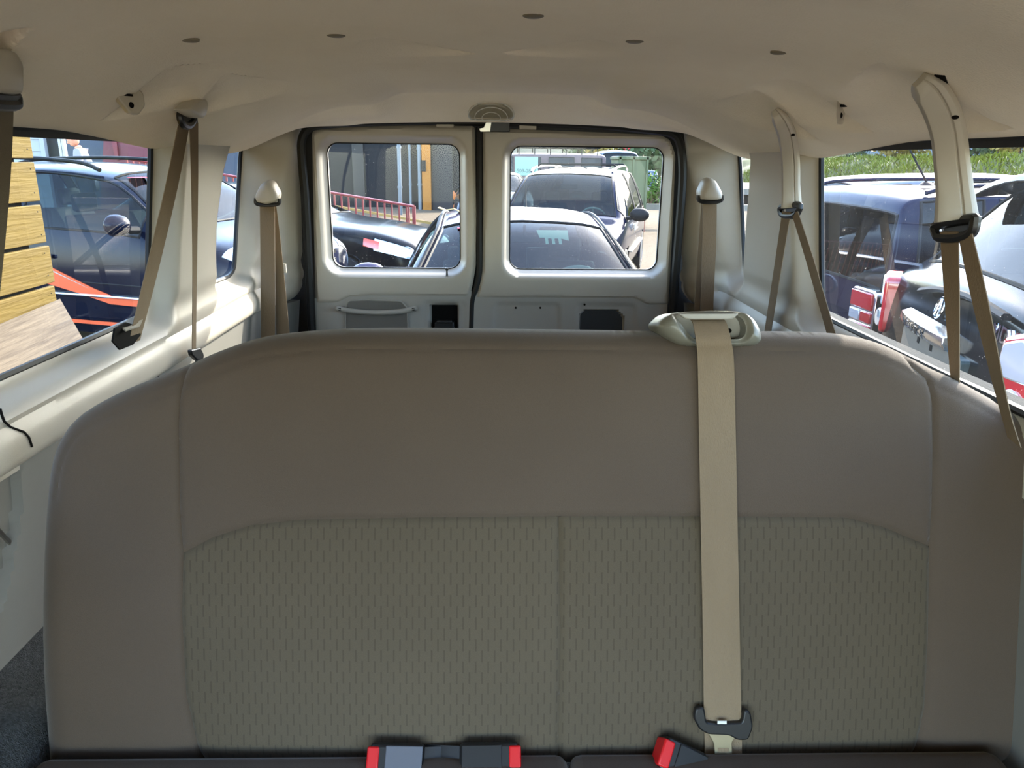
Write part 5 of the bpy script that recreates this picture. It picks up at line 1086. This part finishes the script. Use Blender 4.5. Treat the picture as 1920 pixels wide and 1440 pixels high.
# ---- the man on the walkway
def person():
    pz = .55; base = on_y(158, 300, 14.0); X0, Y0 = base[0], base[1]
    root = thing('person', 'man in grey T-shirt looking down, holding a white can, beyond the SUV', 'person', (X0, Y0, pz), math.radians(100), local=True)
    # local: x forward (he faces left in the photo), y to his left
    J = {'pel': ((0, 0, .93), .135), 'sp': ((-.02, 0, 1.12), .145), 'ch': ((.02, 0, 1.32), .165), 'nk': ((.06, 0, 1.47), .075), 'nk2': ((.085, 0, 1.53), .058),
         'hl': ((0, .10, .90), .11), 'kl': ((.03, .11, .50), .075), 'al': ((-.02, .11, .10), .05), 'fl': ((.10, .12, .03), .04), 'hr': ((0, -.10, .90), .11), 'kr': ((.04, -.11, .50), .075), 'ar': ((.0, -.11, .10), .05), 'fr': ((.12, -.12, .03), .04),
         'shl': ((.03, .17, 1.40), .08), 'el': ((.08, .25, 1.14), .055), 'wl': ((.28, .20, 1.06), .035), 'shr': ((.03, -.17, 1.40), .08), 'er': ((.10, -.24, 1.14), .055), 'wr': ((.32, -.14, 1.12), .035)}
    E = [('pel', 'sp'), ('sp', 'ch'), ('ch', 'nk'), ('nk', 'nk2'), ('pel', 'hl'), ('hl', 'kl'), ('kl', 'al'), ('al', 'fl'), ('pel', 'hr'), ('hr', 'kr'), ('kr', 'ar'), ('ar', 'fr'), ('ch', 'shl'), ('shl', 'el'), ('el', 'wl'), ('ch', 'shr'), ('shr', 'er'), ('er', 'wr')]
    def skin(nm, keys, edges, pts, m, grow=0.0, sub=2):
        me = bpy.data.meshes.new(nm); ks = list(keys); me.from_pydata([pts[k][0] for k in ks], [(ks.index(a), ks.index(b)) for a, b in edges], []); me.update(); o = bpy.data.objects.new(nm, me); link(o, root)
        o.modifiers.new('skin', 'SKIN')
        for i, k in enumerate(ks): r = pts[k][1]+grow; me.skin_vertices[0].data[i].radius = (r, r); me.skin_vertices[0].data[i].use_root = (i == 0)
        s_ = o.modifiers.new('sub', 'SUBSURF'); s_.levels = sub; s_.render_levels = sub; me.materials.append(m)
        dg = bpy.context.evaluated_depsgraph_get(); ev = bpy.data.meshes.new_from_object(o.evaluated_get(dg)); o.modifiers.clear(); o.data = ev; ev.materials.clear(); ev.materials.append(m); ev.polygons.foreach_set('use_smooth', [True]*len(ev.polygons)); return o
    M_SKIN = mat('skin', (196, 136, 108), .55); M_TEE = mat('grey_tee', (128, 124, 130), .9, bump=.3, bscale=30); M_JEAN = mat('dark_trousers', (48, 52, 62), .9); M_HAIR = mat('short_hair', (84, 62, 46), .9)
    body_o = skin('body', J.keys(), E, J, M_SKIN)
    tee = dict(low=((0, 0, .84), .150), pel=((0, 0, .92), .150), sp=J['sp'], ch=J['ch'], nk=((.055, 0, 1.455), .07), shl=J['shl'], el=((.068, .235, 1.20), .062), shr=J['shr'], er=((.085, -.222, 1.20), .062))
    skin('t_shirt', tee.keys(), [('low', 'pel'), ('pel', 'sp'), ('sp', 'ch'), ('ch', 'nk'), ('ch', 'shl'), ('shl', 'el'), ('ch', 'shr'), ('shr', 'er')], tee, M_TEE, .016)
    tr = {k: J[k] for k in ('pel', 'hl', 'kl', 'al', 'hr', 'kr', 'ar')}; tr['pel'] = ((0, 0, .92), .135)
    skin('trousers', tr.keys(), [('pel', 'hl'), ('hl', 'kl'), ('kl', 'al'), ('pel', 'hr'), ('hr', 'kr'), ('kr', 'ar')], tr, M_JEAN, .018)
    # head bent forward, with nose, ears, eyes and mouth
    c = np.array((.135, 0, 1.635)); a = math.radians(28); Rm = np.array(((math.cos(a), 0, math.sin(a)), (0, 1, 0), (-math.sin(a), 0, math.cos(a))))
    h = MB(); h.ell(c, (.098, .076, .118), 20, 14, Rm); h.ell(c+Rm@np.array((.040, 0, -.055)), (.055, .052, .062), 14, 10, Rm); h.ell(c+Rm@np.array((.100, 0, -.020)), (.020, .014, .024), 10, 8, Rm)
    for s_ in (1, -1): h.ell(c+Rm@np.array((-.005, s_*.078, -.01)), (.018, .010, .030), 10, 8, Rm)
    hd = h.build('head', M_SKIN, root)
    e_ = MB()
    for s_ in (1, -1): e_.ell(c+Rm@np.array((.088, s_*.030, .006)), (.010, .012, .007), 10, 6, Rm)
    e_.build('eye', M_WHITE, hd); e_ = MB(); e_.ell(c+Rm@np.array((.090, 0, -.070)), (.010, .024, .005), 10, 6, Rm); e_.build('mouth', mat('lips', (150, 80, 72), .5), hd)
    hr = MB(); hr.ell(c+Rm@np.array((-.016, 0, .022)), (.092, .080, .106), 18, 12, Rm); hr.build('hair', M_HAIR, hd)
    # hands: palm, four unequal bent fingers and a thumb closing on the can
    for s_, w in ((1, J['wl'][0]), (-1, J['wr'][0])):
        w = np.array(w); pm = MB(); pm.ell(w+np.array((.045, 0, 0)), (.052, .020, .042), 12, 8)
        for k, ln in enumerate((.060, .070, .065, .050)):
            z = .030-k*.020; f0 = w+np.array((.085, 0, z)); pm.tube(spline([f0, f0+np.array((ln*.5, s_*.012, -.004)), f0+np.array((ln*.75, s_*.034, -.008)), f0+np.array((ln*.55, s_*.055, -.010))], 3), .0085, 6)
        pm.tube(spline([w+np.array((.03, 0, .035)), w+np.array((.06, s_*.03, .050)), w+np.array((.085, s_*.05, .045))], 3), .010, 6); pm.build('hand', M_SKIN, root)
    cc = np.array((.405, -.175, 1.135)); return root, cc
pr, cc = person()
ca_, sa_ = math.cos(math.radians(100)), math.sin(math.radians(100))
pr.rotation_euler = (0, 0, math.radians(195)); ca_, sa_ = math.cos(math.radians(195)), math.sin(math.radians(195))
wc = np.array((pr.location[0]+cc[0]*ca_-cc[1]*sa_, pr.location[1]+cc[0]*sa_+cc[1]*ca_, pr.location[2]+cc[2]))
cn = thing('drink_can', 'white drink can held by the man in grey', 'can', wc-np.array((0, 0, .06)))
g = MB(); g.lathe([(.026, -.06), (.033, -.052), (.033, .05), (.027, .062), (.025, .060), (0, .060)], wc, 'z', 18); cbd = g.build('can_body', mat('white_can', (225, 226, 224), .3), cn)
g = MB(); g.lathe([(.0, .061), (.026, .061), (.027, .064), (0, .0625)], wc, 'z', 18); g.build('can_lid', M_STEEL, cn)

# ---- right and rear: container, bushes, sign, embankment
M_CONT = mat('green_container_paint', (66, 74, 42), .6, var=.3, vscale=2, col2=(92, 96, 66))
x0, x1 = on_y(1160, 300, 19)[0], on_y(1217, 300, 19)[0]; zt = on_y(1190, 297, 19)[2]
ct = thing('green_container', 'olive green metal container behind the navy minivan', 'container', ((x0+x1)/2, 19.5, .1)); g = MB(); g.box(((x0+x1)/2, 19.6, (zt+.15)/2+.1), (x1-x0, 1.2, zt-.25)); g.build('box', M_CONT, ct, bevel=.02)
for f_ in (.05, .5, .95): g = MB(); g.box((x0+(x1-x0)*f_, 18.985, (zt+.15)/2+.1), (.05, .05, zt-.25)); g.build('rib', M_CONT, ct)
g = MB(); g.box(((x0+x1)/2, 19.6, zt-.0), (x1-x0+.06, 1.28, .07)); g.build('lid', M_CONT, ct, bevel=.01)
def leaf_mat(name, c, c2): 
    m = mat(name, c, .7, spec=.2, var=.9, vscale=7, col2=c2); return m
M_LF1, M_LF2, M_LF3 = leaf_mat('leaf_bright', (74, 100, 24), (44, 70, 18)), leaf_mat('leaf_autumn', (110, 100, 40), (134, 102, 54)), leaf_mat('leaf_dull', (68, 80, 46), (48, 58, 36))
M_STEM = mat('stem_brown', (92, 74, 56), .9)
def bush(label, c, r, n, m, group=None, leaf=.09, name='shrub'):
    t = thing(name, label, 'shrub', c, group=group); V = []; F = []
    for k in range(n):
        d = np.random.normal(size=3); d /= np.linalg.norm(d); rr = np.random.uniform(.35, 1)**.6*(1+.25*math.sin(5*d[0]+3*d[1])); p = np.array(c)+np.array((0, 0, r[2]))+d*np.array(r)*rr
        a = np.random.normal(size=3); a /= np.linalg.norm(a); b = np.cross(a, d); b /= np.linalg.norm(b)+1e-6; s_ = leaf*np.random.uniform(.6, 1.3); i = len(V)
        V += [p-a*s_, p+b*s_*.45, p+a*s_, p-b*s_*.45]; F.append((i, i+1, i+2, i+3))
    mesh_obj('foliage', V, F, m, t, False, kind='stuff'); g = MB()
    for k in range(5): a = k*1.26; g.tube([c, np.array(c)+np.array((r[0]*.3*math.cos(a), r[1]*.3*math.sin(a), r[2]*.7)), np.array(c)+np.array((r[0]*.6*math.cos(a), r[1]*.6*math.sin(a), r[2]*1.3))], [.03, .02, .01], 5)
    g.build('stems', M_STEM, t)
p = on_y(1212, 377, 21.5); bush('bright green bush on the kerb right of the minivan', np.array((p[0]+.1, p[1], p[2]-.1)), (.55, .45, .42), 900, M_LF1, leaf=.06)
g = MB(); a = on_y(1195, 384, 20.8); g.box((a[0]+4, a[1], a[2]-.05), (9, .18, .16)); g.build('kerb', M_CONC, kind='structure')
g = MB(); a = on_y(1215, 352, 26); g.box((a[0]+4, 32, a[2]-.15), (10, 9, .2)); g.build('pavement', M_CONC, kind='structure')
p = on_y(1181, 279, 36); st = thing('stop_sign', 'small red octagonal sign far above the green container', 'sign', (p[0], p[1], .5)); g = MB(); g.lathe([(0, 0), (.38, 0), (.38, .03), (0, .03)], p, 'y', 8); g.build('sign_plate', mat('sign_red', (200, 40, 48), .5), st); g = MB(); g.tube([(p[0], p[1]+.06, p[2]+.3), (p[0], p[1]+.06, .5)], .035, 6); g.build('sign_post', M_STEEL, st)
for k, (u, v, Y, r, m, lab) in enumerate(((1150, 296, 44, (1.6, 1.2, 1.4), M_LF2, 'autumn yellow shrub in the far distance left of the red sign'), (1225, 300, 34, (1.5, 1.2, 1.5), M_LF3, 'dull green tree crown in the far distance right of the red sign'), (1205, 282, 50, (2.6, 1.5, 1.9), M_LF3, 'hazy hillside shrub behind the red sign'), (1105, 285, 52, (1.5, 1.2, 1.3), M_LF3, 'far shrub behind the pickup roof'))):
    p = on_y(u, v, Y); bush(lab, np.array((p[0], Y, p[2]-r[2])), r, 700, m, leaf=.22)
g = MB(); rows = []
for i, x in enumerate(np.linspace(-10, 60, 36)): rows.append([(x, 62, 0), (x, 66, 2.6+.5*math.sin(x*.5)), (x, 74, 4.6+.7*math.sin(x*.31+1)), (x, 90, 5.4)])
k = len(rows[0]); g.add([p for r in rows for p in r], [(i*k+j, (i+1)*k+j, (i+1)*k+j+1, i*k+j+1) for i in range(35) for j in range(k-1)]); g.build('hills', mat('hillside', (74, 72, 58), .95, var=.8, vscale=.8, col2=(52, 62, 40)), kind='structure')
# embankment right of the van
M_GRASSB = mat('embankment_soil', (72, 76, 28), .95, var=.8, vscale=2.5, col2=(76, 62, 36))
def bank(x, y): s_ = S((x-10.6)/4.4); return gz(x, y)*(1-s_)+2.0*s_+.12*np.sin(x*1.7+y*.9)*s_*(1-.3*s_)+.10*np.sin(y*2.3)*s_
bx, by = np.meshgrid(np.linspace(10.4, 27, 70), np.linspace(-8, 62, 180)); bz_ = bank(bx, by)+.01; i_ = np.arange(70*180).reshape(180, 70)
mesh_obj('embankment', np.stack([bx.ravel(), by.ravel(), bz_.ravel()], 1), np.stack([i_[:-1, :-1].ravel(), i_[:-1, 1:].ravel(), i_[1:, 1:].ravel(), i_[1:, :-1].ravel()], 1).tolist(), M_GRASSB, kind='structure')
V = []; F = []
for k in range(26000):
    x, y = np.random.uniform(11.0, 17), np.random.uniform(10, 40); z = float(bank(np.float64(x), np.float64(y))); a = np.random.uniform(0, 6.28); h_ = np.random.uniform(.08, .24); w = .03; l = np.random.normal(size=2)*.10; i = len(V)
    V += [(x-w*math.cos(a), y-w*math.sin(a), z), (x+w*math.cos(a), y+w*math.sin(a), z), (x+l[0], y+l[1], z+h_)]; F.append((i, i+1, i+2))
gr_ = mesh_obj('grass', V, F, leaf_mat('grass_blades', (104, 106, 18), (68, 78, 15)), None, False); tag(gr_, 'sunlit green grass growing on the embankment behind the parked cars', 'grass', kind='stuff')
# building and shrubs above the bank
gb = thing('grey_building', 'pale grey low building above the grassy embankment', 'building', (24, 30, 2)); g = MB(); g.box((24.5, 32, 4.0), (.5, 56, 4.2)); g.build('wall', mat('pale_grey_wall', (96, 102, 110), .8), gb)
for k in range(12):
    g = MB(); g.box((24.22, 8+k*3.6, 3.3), (.06, 1.5, .8)); g.build('window', mat('building_window', (90, 104, 120), .2) if 'building_window' not in MATS else MATS['building_window'], gb)
for k, (u, r, m, lab) in enumerate(((1590, (1.0, 1.0, .6), M_LF3, 'dull green shrub at the left end above the embankment'), (1690, (1.0, 1.2, .75), M_LF2, 'yellow leaved shrub above the embankment beside the belt sleeve'), (1835, (1.1, 1.3, .85), M_LF3, 'tall grey green shrub above the embankment right of the belt sleeve'), (1925, (1.1, 1.2, .8), M_LF2, 'pinkish tan shrub above the embankment at the right edge'))):
    d = ray(u, 285); t_ = 17.5/d[0]; p = CC+d*t_; z = float(bank(np.float64(17.5), np.float64(p[1]))); bush(lab, np.array((17.5, p[1], z-.1)), r, 1100, m, leaf=.12)
